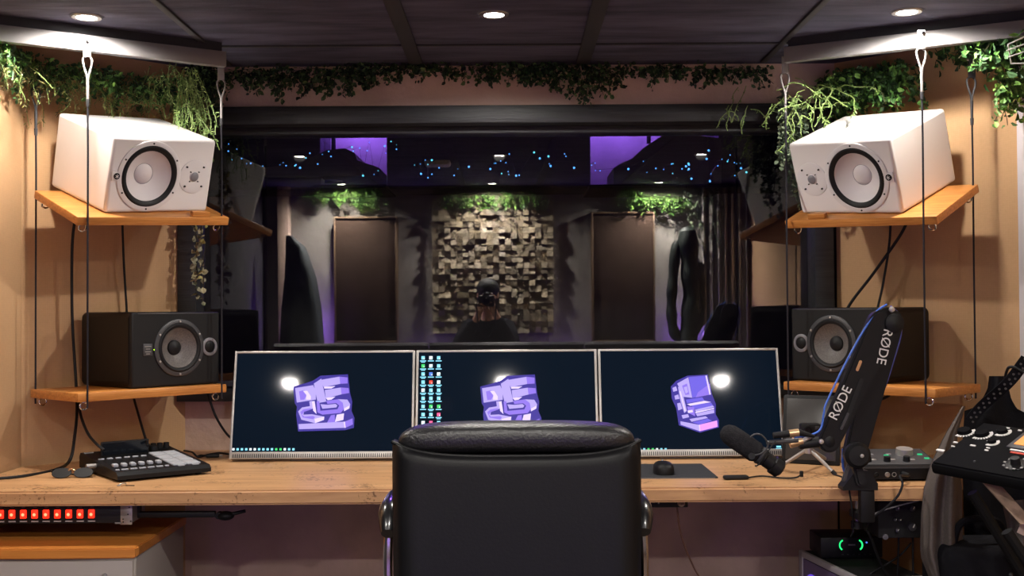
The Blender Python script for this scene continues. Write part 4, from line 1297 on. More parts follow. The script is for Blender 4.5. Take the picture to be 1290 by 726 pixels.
vs, fs = [], []
NU, NV = 20, 10
for i in range(NU):
    for j in range(NV + 1):
        a = 2 * PI * i / NU; q = j / NV
        e = .7
        ca, sa = math.cos(a), math.sin(a)
        rr = 1 - q ** 3
        x = .031 * math.copysign(abs(ca) ** e, ca) * (rr if j else 1); y = .054 * math.copysign(abs(sa) ** e, sa) * (rr if j else 1)
        vs.append((x, y, .036 * (1 - (1 - q) ** 2) * (1 - .25 * (sa > 0) * 0)))
for i in range(NU):
    for j in range(NV):
        a, b_ = i * (NV + 1) + j, ((i + 1) % NU) * (NV + 1) + j
        fs.append((a, b_, b_ + 1, a + 1))
mbm = MB(); mbm.add(vs, fs, None, 0, True); mbm.build('shell', M['black'], t)
MB().cyl((-.003, .028, .031), (.003, .028, .031), .007, seg=14).build('scroll_wheel', M['grey'], t)
MB().tube([(0, .05, .008), (0, .07, .004), (.005, .12, .002)], .0016, 6).build('lead', M['rubber'], t)
# adapter with a short lead
c = onz(927, 604.5, DZ)
t = thing('usb_adapter', 'black adapter with a short bent lead lying on the desk beside the mouse pad', 'adapter', T(c.x, c.y, DZ + .001) @ RZ(4))
MB().box((0, 0, .006), (.075, .026, .012), bev=.005).build('housing', M['rubber'], t)
ln = [onz(943, 602, DZ + .006), onz(960, 600, DZ + .005), onz(985, 602.5, DZ + .004), onz(1002, 602, DZ + .006), onz(1008, 599, DZ + .012)]
inv = t.matrix_world.inverted()
bpy.context.view_layer.update(); inv = t.matrix_world.inverted()
MB().tube([inv @ p for p in smooth_path(ln, 6)], .0026, 8).build('lead', M['rubber'], t)
e = inv @ ln[-1]
MB().box((e.x + .004, e.y, e.z + .004), (.010, .010, .018), bev=.002).build('plug', M['rubber'], t)
# ================================================================ under the desk, left
# switch panel
p0, p1 = at(-40, 639, 3.30), at(152, 664, 3.30)
t = thing('power_switch_panel', 'black rack panel with a row of red lit switches under the left desk end', 'power panel', (p0.x, 3.30, p1.z))
w, h = p1.x - p0.x, .056
ZP = DZ - DT - h - .003
t.matrix_world = T(p0.x, 3.30, ZP)
MB().box((w / 2, .09, h / 2), (w, .18, h), bev=.002).build('housing', M['black'], t)
for i in range(11):
    px = 115.5 - 14.3 * i
    x = at(px, 650, 3.30).x - p0.x
    if x < .01: break
    s = MB().box((x, -.002, h * .50), (.0175, .008, .025), bev=.002).build('rocker_switch', M['sw_red'], t)
    MB().lathe([(.0045, 0), (.003, .0015), (0, .002)], T(x, -.006, h * .48) @ FRONT, 12).build('switch_lamp', M['sw_hot'], s)
    MB().box((x, -.0006, h * .12), (.021, .0012, .0035)).build('label_strip', M['grey_print'], t)
    MB().box((x, -.0006, h * .84), (.010, .0012, .0022)).build('number_print', M['dgrey'], t)
e = MB(); e.box((w + .017, -.001, h / 2 - .002), (.034, .003, h + .004), bev=.001); e.box((w + .030, .06, h / 2), (.003, .12, h), bev=.001)
e.box((w - .006, -.001, .001), (.02, .003, .004))
eo = e.build('rack_ear', M['steel'], t)
hm = MB()
for (dx, dz) in ((.008, .012), (.022, .026), (.026, .046), (.03, .006), (.008, .004)):
    hm.cyl((w + dx, -.0034, dz), (w + dx, -.002, dz), .0022, seg=10)
hm.build('screw_hole', M['rubber'], eo)

# folded boom under the desk
pa, pb, pc, pd = at(150, 648, 3.36), at(272, 651, 3.36), at(284, 650, 3.36), at(309, 644, 3.36)
t = thing('folded_boom_arm', 'black boom arm folded flat under the desk edge beside the rack panel', 'boom arm', pa)
MB().box(((pb - pa).x / 2, 0, (pb - pa).z / 2 + .003), ((pb - pa).length, .02, .018), bev=.004).build('tube', M['rubber'], t)
q = pc - pa
MB().sphere((q.x, 0, q.z), .024, 24, 12, scale=(1.1, .8, .58)).build('pivot', M['black'], t)
MB().cyl((q.x - .018, -.012, q.z + .002), (q.x - .018, .012, q.z + .002), .010, seg=20).build('knob', M['rubber'], t)
MB().cyl(q, pd - pa, .006, .005, 12).build('rod', M['rubber'], t)
MB().box((.05, 0, .035), (.03, .02, .06), bev=.003).build('bracket', M['black'], t)

# pedestal cabinet
tl = onz(170, 691, .60)
yf = tl.y
xR = tl.x
t = thing('pedestal_cabinet', 'low grey pedestal cabinet with an orange wood top under the left end of the desk', 'cabinet', (xR, yf, 0))
Wd, Dp = .52, .50
MB().box((-Wd / 2, Dp / 2, .29), (Wd - .012, Dp - .02, .56), bev=.003).build('body', M['cabgrey'], t)
bm = bmesh.new()
pts = []
for i in range(13):
    f = i / 12
    pts.append((-Wd * f, -.008 * math.sin(PI * f)))
pts += [(-Wd, Dp), (0, Dp)]
vb = [bm.verts.new((x, y, .572)) for x, y in pts]; vt = [bm.verts.new((x, y, .60)) for x, y in pts]
bm.faces.new(vb); bm.faces.new(vt[::-1])
for i in range(len(pts)):
    j = (i + 1) % len(pts); bm.faces.new((vb[i], vt[i], vt[j], vb[j]))
bmesh.ops.recalc_face_normals(bm, faces=bm.faces[:])
bmesh.ops.bevel(bm, geom=[e for e in bm.edges if abs(e.verts[0].co.z - e.verts[1].co.z) < 1e-6], offset=.003, segments=2, affect='EDGES')
MB().bm(bm).build('top', M['cabtop'], t)
for i, (z0, z1) in enumerate(((.495, .566), (.26, .49), (.03, .255))):
    bmx = MB()
    fr_pts = [(-Wd * .012 - (Wd * .976) * k / 12, -.003 - .008 * math.sin(PI * k / 12)) for k in range(13)]
    n = len(fr_pts)
    vs = [(x, y, z0) for x, y in fr_pts] + [(x, y, z1) for x, y in fr_pts] + [(x, .012, z0) for x, y in fr_pts] + [(x, .012, z1) for x, y in fr_pts]
    fs = []
    for k in range(n - 1):
        fs += [(k, k + 1, n + k + 1, n + k), (n + k, n + k + 1, 3 * n + k + 1, 3 * n + k), (2 * n + k, 3 * n + k, 3 * n + k + 1, 2 * n + k + 1), (k, 2 * n + k, 2 * n + k + 1, k + 1)]
    fs += [(0, n, 3 * n, 2 * n), (n - 1, 3 * n - 1, 4 * n - 1, 2 * n - 1)]
    bmx.add(vs, fs, None, 0, True)
    d = bmx.build('drawer', M['cabgrey'], t)
    if i == 0:
        MB().lathe([(.008, 0), (.008, .003), (0, .004)], T(-.082, -.0075, .525) @ FRONT, 16).build('lock', M['steel'], d)
        MB().box((-.42, -.011, .537), (.05, .006, .012), bev=.002).build('label_holder', M['rubber'], d)
        MB().box((-.42, -.0145, .537), (.042, .001, .007)).build('label_card', M['grey_print'], d)
    else:
        MB().box((-Wd / 2, -.017, z1 - .02), (.12, .012, .012), bev=.003).build('handle', M['steel'], d)
for x in (-.05, -Wd + .05):
    for y in (.05, Dp - .06):
        MB().cyl((x, y, 0), (x, y, .016), .02, seg=14).build('foot', M['rubber'], t)

# ================================================================ under the desk, middle
p0, p1 = at(800, 634, 3.28), at(868, 643, 3.28)
t = thing('cable_tray', 'short black strip with a round socket fixed under the desk right of the chair', 'cable strip', ((p0.x + p1.x) / 2, 3.32, DZ - DT - .012))
w = p1.x - p0.x
MB().box((0, 0, 0), (w, .05, .022), bev=.003).build('housing', M['black'], t)
MB().lathe([(.011, 0), (.011, .003), (.006, .004), (.005, .001), (0, .001)], T(w * .37, -.025, .002) @ FRONT, 20).build('socket', M['card'], t)
for x in (-w * .3, -w * .05):
    MB().lathe([(.0025, 0), (.002, .002), (0, .0025)], T(x, -.025, .002) @ FRONT, 10).build('screw', M['steel'], t)
cable('hanging_cable', 'thin brown cable dangling from the black strip under the desk',
      [at(853, 640, 3.30), at(856, 665, 3.32), at(863, 690, 3.34), at(874, 715, 3.36), at(885, 740, 3.36), at(890, 800, 3.36)], .0026, M['brown_cable'], group='cables under the desk')

# ================================================================ microphone arm
YA = 3.17                                   # the arm stands at the front edge of the desk
def bar(mb, p, q, w0, w1, th, bev_seg=6, mi=0):
    """flat arm between two joints with rounded ends, in the local XZ plane"""
    p, q = Vector(p), Vector(q)
    d = q - p; L = Vector((d.x, 0, d.z)).length; a = math.atan2(d.z, d.x)
    out = []
    for k in range(bev_seg * 2 + 1):
        aa = PI / 2 + PI * k / (bev_seg * 2); out.append((w0 / 2 * math.cos(aa), w0 / 2 * math.sin(aa)))
    for k in range(bev_seg * 2 + 1):
        aa = -PI / 2 + PI * k / (bev_seg * 2); out.append((L + w1 / 2 * math.cos(aa), w1 / 2 * math.sin(aa)))
    bm = bmesh.new()
    f = bm.faces.new([bm.verts.new((x, -th / 2, z)) for x, z in out])
    r = bmesh.ops.extrude_face_region(bm, geom=[f])
    bmesh.ops.translate(bm, vec=(0, th, 0), verts=[v for v in r['geom'] if isinstance(v, bmesh.types.BMVert)])
    bmesh.ops.recalc_face_normals(bm, faces=bm.faces[:])
    bmesh.ops.bevel(bm, geom=[e for e in bm.edges if abs(e.verts[0].co.y - e.verts[1].co.y) < 1e-6], offset=min(.006, th * .3), segments=2, affect='EDGES')
    mb.bm(bm, T(p.x, p.y, p.z) @ Matrix.Rotation(-a, 4, 'Y'), mi, True)
    return mb
base = at(1090, 640, YA)
t = thing('boom_stand', 'folded black boom arm with white lettering clamped to the front edge of the desk', 'microphone arm', base)
L = lambda px, py, Y=YA: at(px, py, Y) - base
elbow = L(1117, 407); foot = L(1076, 572); wrist = L(1043, 556, YA - .045)
elbowF = L(1112, 410, YA - .045)
lower = bar(MB(), foot, elbow, .060, .085, .036).build('lower_arm', M['black'], t)
upper = bar(MB(), elbowF, wrist, .088, .060, .036).build('upper_arm', M['black'], t)
MB().lathe([(.026, 0), (.026, .006), (.020, .010), (0, .011)], T(elbow.x, elbow.y - .064, elbow.z) @ FRONT, 28).build('elbow_cap', M['rubber'], t)
MB().cyl((elbow.x, elbow.y - .07, elbow.z), (elbow.x, elbow.y + .03, elbow.z), .02, seg=20).build('elbow_joint', M['rubber'], t)
e = L(1122, 390, YA - .07)
MB().lathe([(.008, 0), (.007, .006), (0, .007)], T(e.x, e.y - .008, e.z) @ FRONT, 14).build('screw', M['silver'], t)
MB().lathe([(.030, -.02), (.036, 0), (.036, .014), (.027, .024), (0, .026)], T(foot.x, foot.y - .02, foot.z) @ FRONT, 32).build('shoulder_knob', M['rubber'], t)
MB().lathe([(.006, 0), (.005, .004), (0, .005)], T(foot.x + .008, foot.y - .044, foot.z) @ FRONT, 14).build('screw', M['silver'], t)
# lettering
def arm_text(par, px, py, ang, size, depth):
    p = L(px, py, YA - depth)
    mxx = T(p.x, p.y, p.z) @ RY(-ang) @ RX(90)
    return text_mesh('RØDE', size, .0006, 'lettering', M['white_print'], mxx, par, bold=0.0, spacing=1.0)
arm_text(upper, 1059, 508, 63, .037, .0655)
arm_text(lower, 1114, 437, -103, .037, .0655)
# slot in the upper arm with its spring and a worn copper clip
s0, s1 = L(1064, 535, YA - .0648), L(1085, 480, YA - .0648)
bar(MB(), s0, s1, .013, .013, .002).build('cable_slot', M['blackmat'], t)
c0, c1 = L(1080, 466, YA - .065), L(1084, 456, YA - .065)
bar(MB(), c0, c1, .008, .008, .004).build('clip', M['gold'], t)
c0, c1 = L(1060, 540, YA - .066), L(1068, 522, YA - .066)
bar(MB(), c0, c1, .008, .008, .004).build('clip', M['dgrey'], t)
# wrist joint and mount
MB().sphere((wrist.x, wrist.y, wrist.z), .03, 20, 12, scale=(1, .7, 1)).build('wrist_joint', M['black'], t)
MB().lathe([(.007, 0), (.006, .005), (0, .006)], T(L(1035, 553, YA - .07).x, wrist.y - .021, L(1035, 553).z) @ FRONT, 14).build('screw', M['silver'], t)
m0, m1 = L(1036, 556, YA - .045), L(1006, 561, YA - .045)
MB().cyl(m0, m1, .016, .012, 18).build('mount_stub', M['rubber'], t)
# pedestal: swivel, clamp and screw
k0 = L(1079, 585, YA + .01)
mbp = MB()
bar(mbp, L(1076, 578, YA), L(1084, 606, YA), .022, .030, .03)
mbp.build('swivel', M['rubber'], t)
bar(MB(), L(1070, 583, YA - .012), L(1063, 604, YA - .012), .009, .012, .012).build('rib', M['dgrey'], t)
tz = DZ - base.z
MB().prism([(L(1062, 610).x, tz + .010), (L(1062, 610).x, tz + .001), (L(1106, 610).x, tz + .001), (L(1106, 606).x, tz + .020), (L(1094, 590).x, tz + .055), (L(1078, 590).x, tz + .055)], .0, .05).build('clamp_top', M['black'], t)
w0, w1 = L(1085, 610).x, L(1103, 610).x
MB().box(((w0 + w1) / 2, .02, tz - .035), (w1 - w0, .028, .11), bev=.004).build('clamp_bar', M['black'], t)
MB().box(((w0 + w1) / 2, .075, tz - .080), (w1 - w0, .09, .022), bev=.004).build('clamp_jaw', M['black'], t)
MB().cyl(((w0 + w1) / 2, .11, tz - .11), ((w0 + w1) / 2, .11, tz - DT - .004), .006, seg=12).build('clamp_screw', M['steel'], t)
MB().cyl(((w0 + w1) / 2, .11, tz - .125), ((w0 + w1) / 2, .11, tz - .105), .017, seg=16).build('clamp_handle', M['rubber'], t)
text_mesh('RØDE', .015, .0006, 'lettering', M['white_print'], T((w0 + w1) / 2, .003, tz + .012) @ RX(90), t, bold=.0005)

# blue lead following the arm
pts = [at(1001, 551, 3.10), at(1022, 548, 3.11), at(1034, 540, 3.115), at(1038, 520, 3.115), at(1041, 508, 3.115), at(1060, 468, 3.115), at(1080, 430, 3.115), at(1096, 404, 3.115), at(1106, 391, 3.12), at(1117, 384, 3.14)]
cable('microphone_cable', 'bright blue microphone cable running up the left edge of the boom arm', pts, .0028, M['blue_cable'], group='microphone cables')
pts = [at(1122, 386, 3.17), at(1133, 398, 3.18), at(1135, 420, 3.18), at(1127, 450, 3.18), at(1114, 490, 3.18), at(1100, 525, 3.18), at(1090, 550, 3.18), at(1086, 580, 3.19)]
cable('microphone_cable', 'dusk blue microphone cable running down the right edge of the boom arm', pts, .003, M['violet_cable'], group='microphone cables')
pts = [at(1062, 566, 3.25), at(1062, 588, 3.26), at(1067, 598, 3.27), at(1075, 597, 3.28), at(1082, 586, 3.28)]
cable('microphone_cable', 'blue loop of cable behind the foot of the boom arm', pts, .0036, M['blue_cable'], group='microphone cables')

# microphone
YM = 3.08
tip, rear = at(914, 544, YM), at(962, 577, YM)
ax = (rear - tip); AL = ax.length; ax.normalize()
q = ax.to_track_quat('Z', 'Y').to_matrix().to_4x4()
t = thing('studio_microphone', 'black dynamic microphone with a foam windscreen hanging from the boom arm', 'microphone', T(*tip) @ q)
MB().lathe([(0, -.012), (.012, -.010), (.022, -.002), (.0275, .012), (.029, .03), (.029, AL * .78), (.026, AL * .83), (.024, AL * .85)], None, 32).build('windscreen', mat('foam windscreen', '#2d2d30', .95, var=.3, scale=120, bump=.6, bscale=300, spec=.1), t)
MB().lathe([(.023, AL * .84), (.024, AL * .86), (.024, AL * 1.0), (.021, AL * 1.03), (.021, AL * 1.22), (.026, AL * 1.24), (.026, AL * 1.42), (.018, AL * 1.47), (0, AL * 1.48)], None, 32).build('body', M['black'], t)
MB().lathe([(.0247, AL * .87), (.0255, AL * .89), (.0255, AL * .92), (.0247, AL * .94)], None, 32).build('grille_ring', M['dgrey'], t)
mi_ = (T(*tip) @ q).inverted()
def lm(px, py, Y=YM): return mi_ @ at(px, py, Y)
yk = MB()
yk.tube(smooth_path([lm(945, 551, YM - .03), lm(952, 547, YM - .034), lm(960, 549, YM - .034), lm(967, 558, YM - .034), lm(966, 565, YM - .034), lm(958, 572, YM - .034), lm(949, 574, YM - .03)], 4), .0026, 8)
yk.tube(smooth_path([lm(945, 551, YM + .03), lm(952, 547, YM + .034), lm(960, 549, YM + .034), lm(967, 558, YM + .034), lm(966, 565, YM + .034), lm(958, 572, YM + .034), lm(949, 574, YM + .03)], 4), .0026, 8)
yk.build('yoke', M['dgrey'], t)
MB().cyl(lm(966, 558, YM + .02), lm(1005, 555, YM + .035), .006, .007, 12).build('yoke_stub', M['dgrey'], t)
MB().cyl(lm(947, 575, YM - .036), lm(947, 575, YM + .036), .009, seg=16).build('yoke_screw', M['rubber'], t)
MB().tube(smooth_path([lm(951, 587, YM - .03), lm(955, 586, YM - .03), lm(965, 572, YM - .034), lm(977, 556, YM - .03)], 4), .002, 8).build('lead', M['rubber'], t)
# connectors behind the microphone
t0 = at(974, 548, 3.10)
t = thing('cable_connector', 'black cable connector with a pale gold band behind the microphone', 'connector', t0)
c = lambda px, py, Y=3.10: at(px, py, Y) - t0
MB().cyl(c(974, 549), c(994, 546.5), .0085, .0095, 18).build('boot', M['rubber'], t)
MB().cyl(c(994, 546.5), c(1006, 545), .0105, .0105, 18).build('band', M['gold'], t)
MB().cyl(c(1006, 545), c(1026, 550), .0095, .004, 18).build('sleeve', M['rubber'], t)
t0 = at(996, 560, 3.12)
t = thing('cable_connector', 'second pale gold connector plugged in just below the first', 'connector', t0)
c = lambda px, py, Y=3.12: at(px, py, Y) - t0
MB().cyl(c(995, 560), c(1011, 556), .011, .010, 18).build('band', M['gold'], t)
MB().cyl(c(1000, 551), c(997, 560), .004, .005, 10).build('latch', M['gold'], t)
MB().cyl(c(1011, 556), c(1022, 550), .007, .006, 14).build('sleeve', M['silver'], t)

# ================================================================ right end of the desk
# leaning dark screen
bl, br = onz(986, 576, DZ), onz(1064, 573, DZ)
bl.y = 3.74; br.y = 3.70
bl = Vector((at(984, 560, 3.74).x, 3.74, DZ)); br = Vector((at(1062, 560, 3.62).x, 3.66, DZ))
u = br - bl; w = u.length
t = thing('tablet_screen', 'dark switched off screen leaning back behind the right monitor and the microphone', 'tablet', frame_mx(bl + Vector((0, 0, .002)), u.normalized()) @ RX(-12))
h = .225
MB().box((w / 2, .006, h / 2), (w, .012, h), bev=.004).build('frame', M['rubber'], t)
MB().box((w / 2, -.0005, h / 2), (w - .026, .002, h - .026), bev=.0005).build('glass', mat('dusty grey glass', '#3c3a39', .3, var=.1, scale=30), t)
MB().box((w / 2, .05, h * .28), (w * .4, .006, h * .62), bev=.002, rot=RX(28)).build('kickstand', M['dgrey'], t)
# small tripod
f1, f2, f3 = onz(978, 591, DZ + .004), onz(1052, 597.5, DZ + .004), onz(1046, 582, DZ + .004)
hub = at(1019, 566, 3.52); hub.z = DZ + .075
t = thing('mini_tripod', 'little silver tripod standing on the desk behind the microphone', 'tripod', (hub.x, hub.y, DZ))
o0 = Vector((hub.x, hub.y, DZ))
for f in (f1, f2, f3):
    lg = MB().cyl(hub - o0 + Vector((0, 0, .0)), f - o0, .0062, .0052, 12).build('leg', M['silver'], t)
    d = (f - hub).normalized()
    MB().cyl(f - o0 - d * .012, f - o0 + d * .003, .0066, .006, 12).build('rubber_foot', M['rubber'], lg)
MB().lathe([(0, .058), (.012, .060), (.013, .075), (.011, .085), (.008, .088), (.008, .094), (.011, .096), (.011, .104), (0, .105)], None, 20).build('hub', M['silver'], t)
hc = DZ + .106
t = thing('action_camera', 'small dark camera box on top of the little silver tripod', 'camera', (hub.x, hub.y, hc))
MB().box((.004, 0, .024), (.062, .034, .046), bev=.006).build('body', M['rubber'], t)
MB().lathe([(.015, 0), (.015, .008), (.011, .009), (.009, .005), (0, .004)], T(-.008, -.017, .027) @ FRONT, 20).build('lens', M['black'], t)
MB().box((.022, -.0175, .034), (.014, .002, .010), bev=.001).build('display', M['dgrey'], t)
# audio interface
p = onz(1086, 607, DZ); p2 = onz(1186, 605.5, DZ)
w = (p2.x - p.x)
t = thing('audio_interface', 'dark sloping audio interface with green lights and a silver knob, right desk end', 'audio interface', (p.x, p.y, DZ))
Dp, h0, h1 = .185, .040, .072
prof = [(0, .006), (Dp, .006), (Dp, h1), (.02, h0 + .004), (0, h0)]
n = len(prof)
mb = MB(); mb.add([(0, y, z) for y, z in prof] + [(w, y, z) for y, z in prof], [list(range(n))[::-1], list(range(n, 2 * n))] + [(i, (i + 1) % n, (i + 1) % n + n, i + n) for i in range(n)])
mb.build('housing', M['black'], t)
MB().box((w / 2, .001, h0 - .001), (w, .004, .003)).build('edge_trim', M['dgrey'], t)
sl = math.degrees(math.atan2(h1 - h0 - .004, Dp - .02))
P = T(0, .02, h0 + .004) @ RX(sl)
pl = (Dp - .02) / math.cos(R(sl))
MB().box((w / 2, pl / 2, .0006), (w - .008, pl - .01, .002), P, bev=.0006).build('top_plate', M['dgrey'], t)
for i, x in enumerate((.035, .092, .150)):
    MB().cyl((x, pl * .22, .001), (x, pl * .22, .016), .0105, .0095, 20, mx=P).build('gain_knob', M['rubber'], t)
    MB().box((x + .022, pl * .30, .002), (.014, .010, .003), P, bev=.001).build('button', M['silver'], t)
for (x, y) in ((.020, .62), (.064, .62), (.118, .62)):
    MB().box((x, pl * y, .002), (.015, .012, .003), P, bev=.001).build('button', M['grey'], t)
for (x, y) in ((.046, .55), (.108, .55), (.212, .60), (.219, .36)):
    MB().box((x, pl * y, .0024), (.014, .009, .003), P, bev=.001).build('signal_light', M['led_mint'], t)
k = MB().cyl((.166, pl * .62, .001), (.166, pl * .62, .020), .026, .0245, 32, mx=P).build('volume_knob', M['silver'], t)
for x in (.030, .062):
    MB().lathe([(.0075, 0), (.0075, .003), (.0055, .004), (.004, .001), (0, .001)], T(x + .012, 0, .020) @ FRONT, 18).build('jack_socket', M['steel'] if x > .05 else M['rubber'], t)
mk = MB(); mk.torus(.006, .0011, T(.094, -.0005, .020) @ RX(90), 16, 6); mk.build('headphone_mark', M['grey_print'], t)
MB().cyl((.118, .004, .022), (.128, -.030, .021), .008, .006, 14).build('jack_plug', M['rubber'], t)
cable('headphone_cable', 'black cable hanging from the front of the audio interface over the desk edge',
      [Vector((p.x + .128, p.y - .028, DZ + .021)), at(1134, 600, 3.21), at(1137, 610, 3.19), at(1131, 625, 3.19), at(1118, 638, 3.2), at(1105, 648, 3.21), at(1096, 655, 3.22), at(1090, 668, 3.25)], .0036, M['rubber'], group='cables under the desk')
cable('hanging_cable', 'thin black cable hanging in front of the desk left of the arm clamp',
      [at(1050, 598, 3.30), at(1060, 601, 3.25), at(1067, 606, 3.225), at(1071, 625, 3.22), at(1074, 650, 3.23), at(1075, 668, 3.3), at(1072, 676, 3.45)], .0026, M['rubber'], group='cables under the desk')
cable('hanging_cable', 'thin pale cable slanting across the dark rack unit under the desk',
      [at(1092, 655, 3.26), at(1105, 646, 3.27), at(1130, 638, 3.28), at(1157, 631, 3.28)], .0022, M['grey'], group='cables under the desk')

# rack unit under the right end
a, b = at(1106, 640, 3.38), at(1166, 678, 3.38)
t = thing('rack_preamp', 'dark rack unit with small knobs hanging under the right end of the desk', 'rack unit', (a.x, 3.38, b.z))
w, h = b.x - a.x + .06, DZ - DT - b.z - .001
MB().box((w / 2, .10, h / 2), (w, .2, h), bev=.003).build('housing', M['blackmat'], t)
for (x, z, r) in ((.055, .088, .007), (.10, .088, .009), (.145, .088, .009), (.048, .055, .005), (.062, .055, .005), (.054, .024, .006), (.098, .034, .013), (.145, .034, .013)):
    k = MB().lathe([(r, 0), (r * .9, .010), (0, .011)], T(x, -.001, z) @ FRONT, 18).build('knob', M['dgrey'], t)
    MB().box((x + r * .3, -.0122, z + r * .3), (r * .25, .001, r * .9), rot=RY(25)).build('pointer', M['white_print'], k)
MB().lathe([(.009, 0), (.008, .004), (0, .005)], T(.02, -.001, .004) @ FRONT, 14).build('badge', M['grey'], t)

# computer case
c0, c1 = onz(1007, 693, .45), onz(1075, 726, .45)
u = (c1 - c0).normalized()           # from rear to front along the left side
yaw = math.degrees(math.atan2(u.x, -u.y))
CL = .42
t = thing('computer_case', 'white framed computer case with a violet lit side window on the floor under the desk', 'computer', T(c0.x, c0.y, 0) @ RZ(yaw))
Wc, Hc = .21, .45
MB().box((Wc / 2 + .004, -CL / 2, Hc / 2), (Wc - .008, CL - .004, Hc - .004), bev=.003).build('body', M['blackmat'], t)
mb = MB()
for y in (-.014, -CL + .014): mb.box((.004, y, Hc / 2), (.014, .028, Hc), bev=.002)
for z in (.014, Hc - .009): mb.box((.004, -CL / 2, z), (.014, CL, .02), bev=.002)
mb.box((Wc / 2, -CL + .002, Hc / 2), (Wc, .008, Hc), bev=.002)
mb.build('frame', M['pc_white'], t)
MB().box((.0015, -CL / 2, Hc / 2), (.003, CL - .05, Hc - .045)).build('side_window', mat('violet tinted case window', '#6a5c86', .15), t)
for y, z in ((-.10, .33), (-.10, .16), (-.26, .33)):
    f = MB().torus(.055, .005, T(-.001, y, z) @ RY(90), 32, 8).build('fan_ring', M['spk_purple'], t)
for x in (.03, Wc - .03):
    for y in (-.04, -CL + .04):
        MB().cyl((x, y, 0), (x, y, .006), .014, seg=12).build('foot', M['rubber'], t)
# box with green rings
f0 = onz(1034, 705, Hc)
ww = .2
t = thing('sound_card_box', 'black box with two glowing green arcs on top of the computer case', 'sound box', T(f0.x, f0.y, Hc + .001))
MB().box((ww / 2, .07, .036), (ww, .14, .066), bev=.004).build('housing', M['black'], t)
def arc(x, a0, a1, name):
    pts = [(x + .017 * math.cos(R(a0 + (a1 - a0) * k / 14)), -.0012, .044 + .017 * math.sin(R(a0 + (a1 - a0) * k / 14))) for k in range(15)]
    MB().tube(pts, .0024, 6).build(name, M['led_green'], t)
arc(.078, 115, 235, 'level_arc'); arc(.117, 65, -55, 'level_arc')
for i in range(6):
    MB().box((.07 + .018 * i, -.001, .014), (.006, .002, .002)).build('button_mark', M['dgrey'], t)
MB().box((.10, -.001, .045), (.022, .002, .004)).build('mark', M['grey'], t)
MB().lathe([(.003, 0), (.0025, .002), (0, .003)], T(.148, 0, .052) @ FRONT, 10).build('signal_light', M['icon_b'], t)
for x in (.02, ww - .02):
    MB().cyl((x, .02, -.0005), (x, .02, .004), .008, seg=10).build('foot', M['rubber'], t)
for k, (pts, lab) in enumerate([
    ([at(1132, 676, 3.45), at(1132, 690, 3.45), at(1131, 715, 3.46), at(1129, 745, 3.46)], 'black cable hanging straight below the dark rack unit'),
    ([at(1150, 676, 3.45), at(1150, 700, 3.45), at(1151, 745, 3.45)], 'black cable hanging below the right part of the dark rack unit'),
    ([at(1148, 684, 3.48), at(1136, 698, 3.48), at(1122, 708, 3.48), at(1108, 716, 3.48), at(1095, 724, 3.48)], 'black cable slanting across behind the hanging ones'),
    ([at(1092, 668, 3.40), at(1098, 680, 3.40), at(1104, 697, 3.42), at(1112, 715, 3.44), at(1124, 735, 3.44)], 'thick black cable looping beside the box with green arcs')]):
    cable('hanging_cable', lab, pts, .0042 if k == 3 else .0032, M['rubber'], group='cables under the desk')

# ================================================================ console on its stand, right edge
FL, FR_, BL = at(1171, 584, 2.95), at(1302, 608, 2.72), at(1214, 529, 3.13)
u = (FR_ - FL); Wc = .62; u.normalize()
v = (BL - FL); v = (v - u * v.dot(u)); Dc = v.length; v.normalize()
n = u.cross(v)
mx = Matrix(((u.x, v.x, n.x, FL.x), (u.y, v.y, n.y, FL.y), (u.z, v.z, n.z, FL.z), (0, 0, 0, 1)))
t = thing('effects_console', 'large black tilted console with white marked knobs and an orange display at the right edge', 'effects console', mx)
MB().box((Wc / 2, Dc / 2, -.016), (Wc, Dc, .030), bev=.008).build('housing', M['console'], t)
MB().box((Wc / 2, Dc / 2, .001), (Wc - .012, Dc - .012, .003), bev=.001).build('top_plate', M['console'], t)
def cl(px, py):
    d = ray(px, py); o = Vector((0, 0, CAM_Z))
    s = (FL - o).dot(n) / d.dot(n)
    q = o + d * s - FL
    return q.dot(u), q.dot(v)
for (px, py, r) in ((1215, 546, .018), (1237, 549, .018), (1263, 546, .014), (1250, 559, .011)):
    x, y = cl(px, py)
    k = MB().lathe([(r, .002), (r * .92, .012), (r * .5, .013), (0, .013)], T(x, y, 0), 24).build('knob', M['console'], t)
    mb = MB()
    for i in range(11):
        a = R(-110 + 16 * i)
        rr = r * 1.35
        mb.box((x + rr * math.cos(a), y + rr * math.sin(a), .0032), (.0085, .0045, .0012), rot=Matrix.Rotation(a, 4, 'Z'))
    mb.box((x - r * .9, y + r * .6, .0034), (.015, .006, .0012))
    mb.build('scale_marks', M['white_print'], t)
for (px, py, w_, h_) in ((1185, 569, .022, .009), (1204, 559, .012, .006), (1226, 563, .015, .006), (1243, 569, .010, .005), (1201, 564, .010, .004), (1270, 541, .010, .005), (1285, 544, .010, .005), (1245, 566, .010, .004)):
    x, y = cl(px, py)
    MB().box((x, y, .0032), (w_, h_, .003), bev=.0008).build('button', M['white_print'], t)
x, y = cl(1290, 556); x0, y0 = cl(1275, 564)
o = MB().box((x0 + .075, y0 + .04, .004), (.17, .10, .006), bev=.002).build('display_frame', M['dgrey'], t)
MB().box((x0 + .075, y0 + .044, .0075), (.145, .075, .002)).build('display', M['orange_scr'], o)
x, y = cl(1280, 569)
MB().box((x + .04, y, .0034), (.11, .006, .002)).build('white_strip', M['white_print'], t)
x, y = cl(1278, 572)
MB().box((x + .02, y, .0034), (.06, .006, .002)).build('red_strip', M['red_strip'], t)
x, y = cl(1280, 587)
MB().lathe([(.030, .001), (.030, .004), (.024, .006), (0, .006)], T(x, y, 0), 32).build('dial_plate', M['black'], t)
mb = MB()
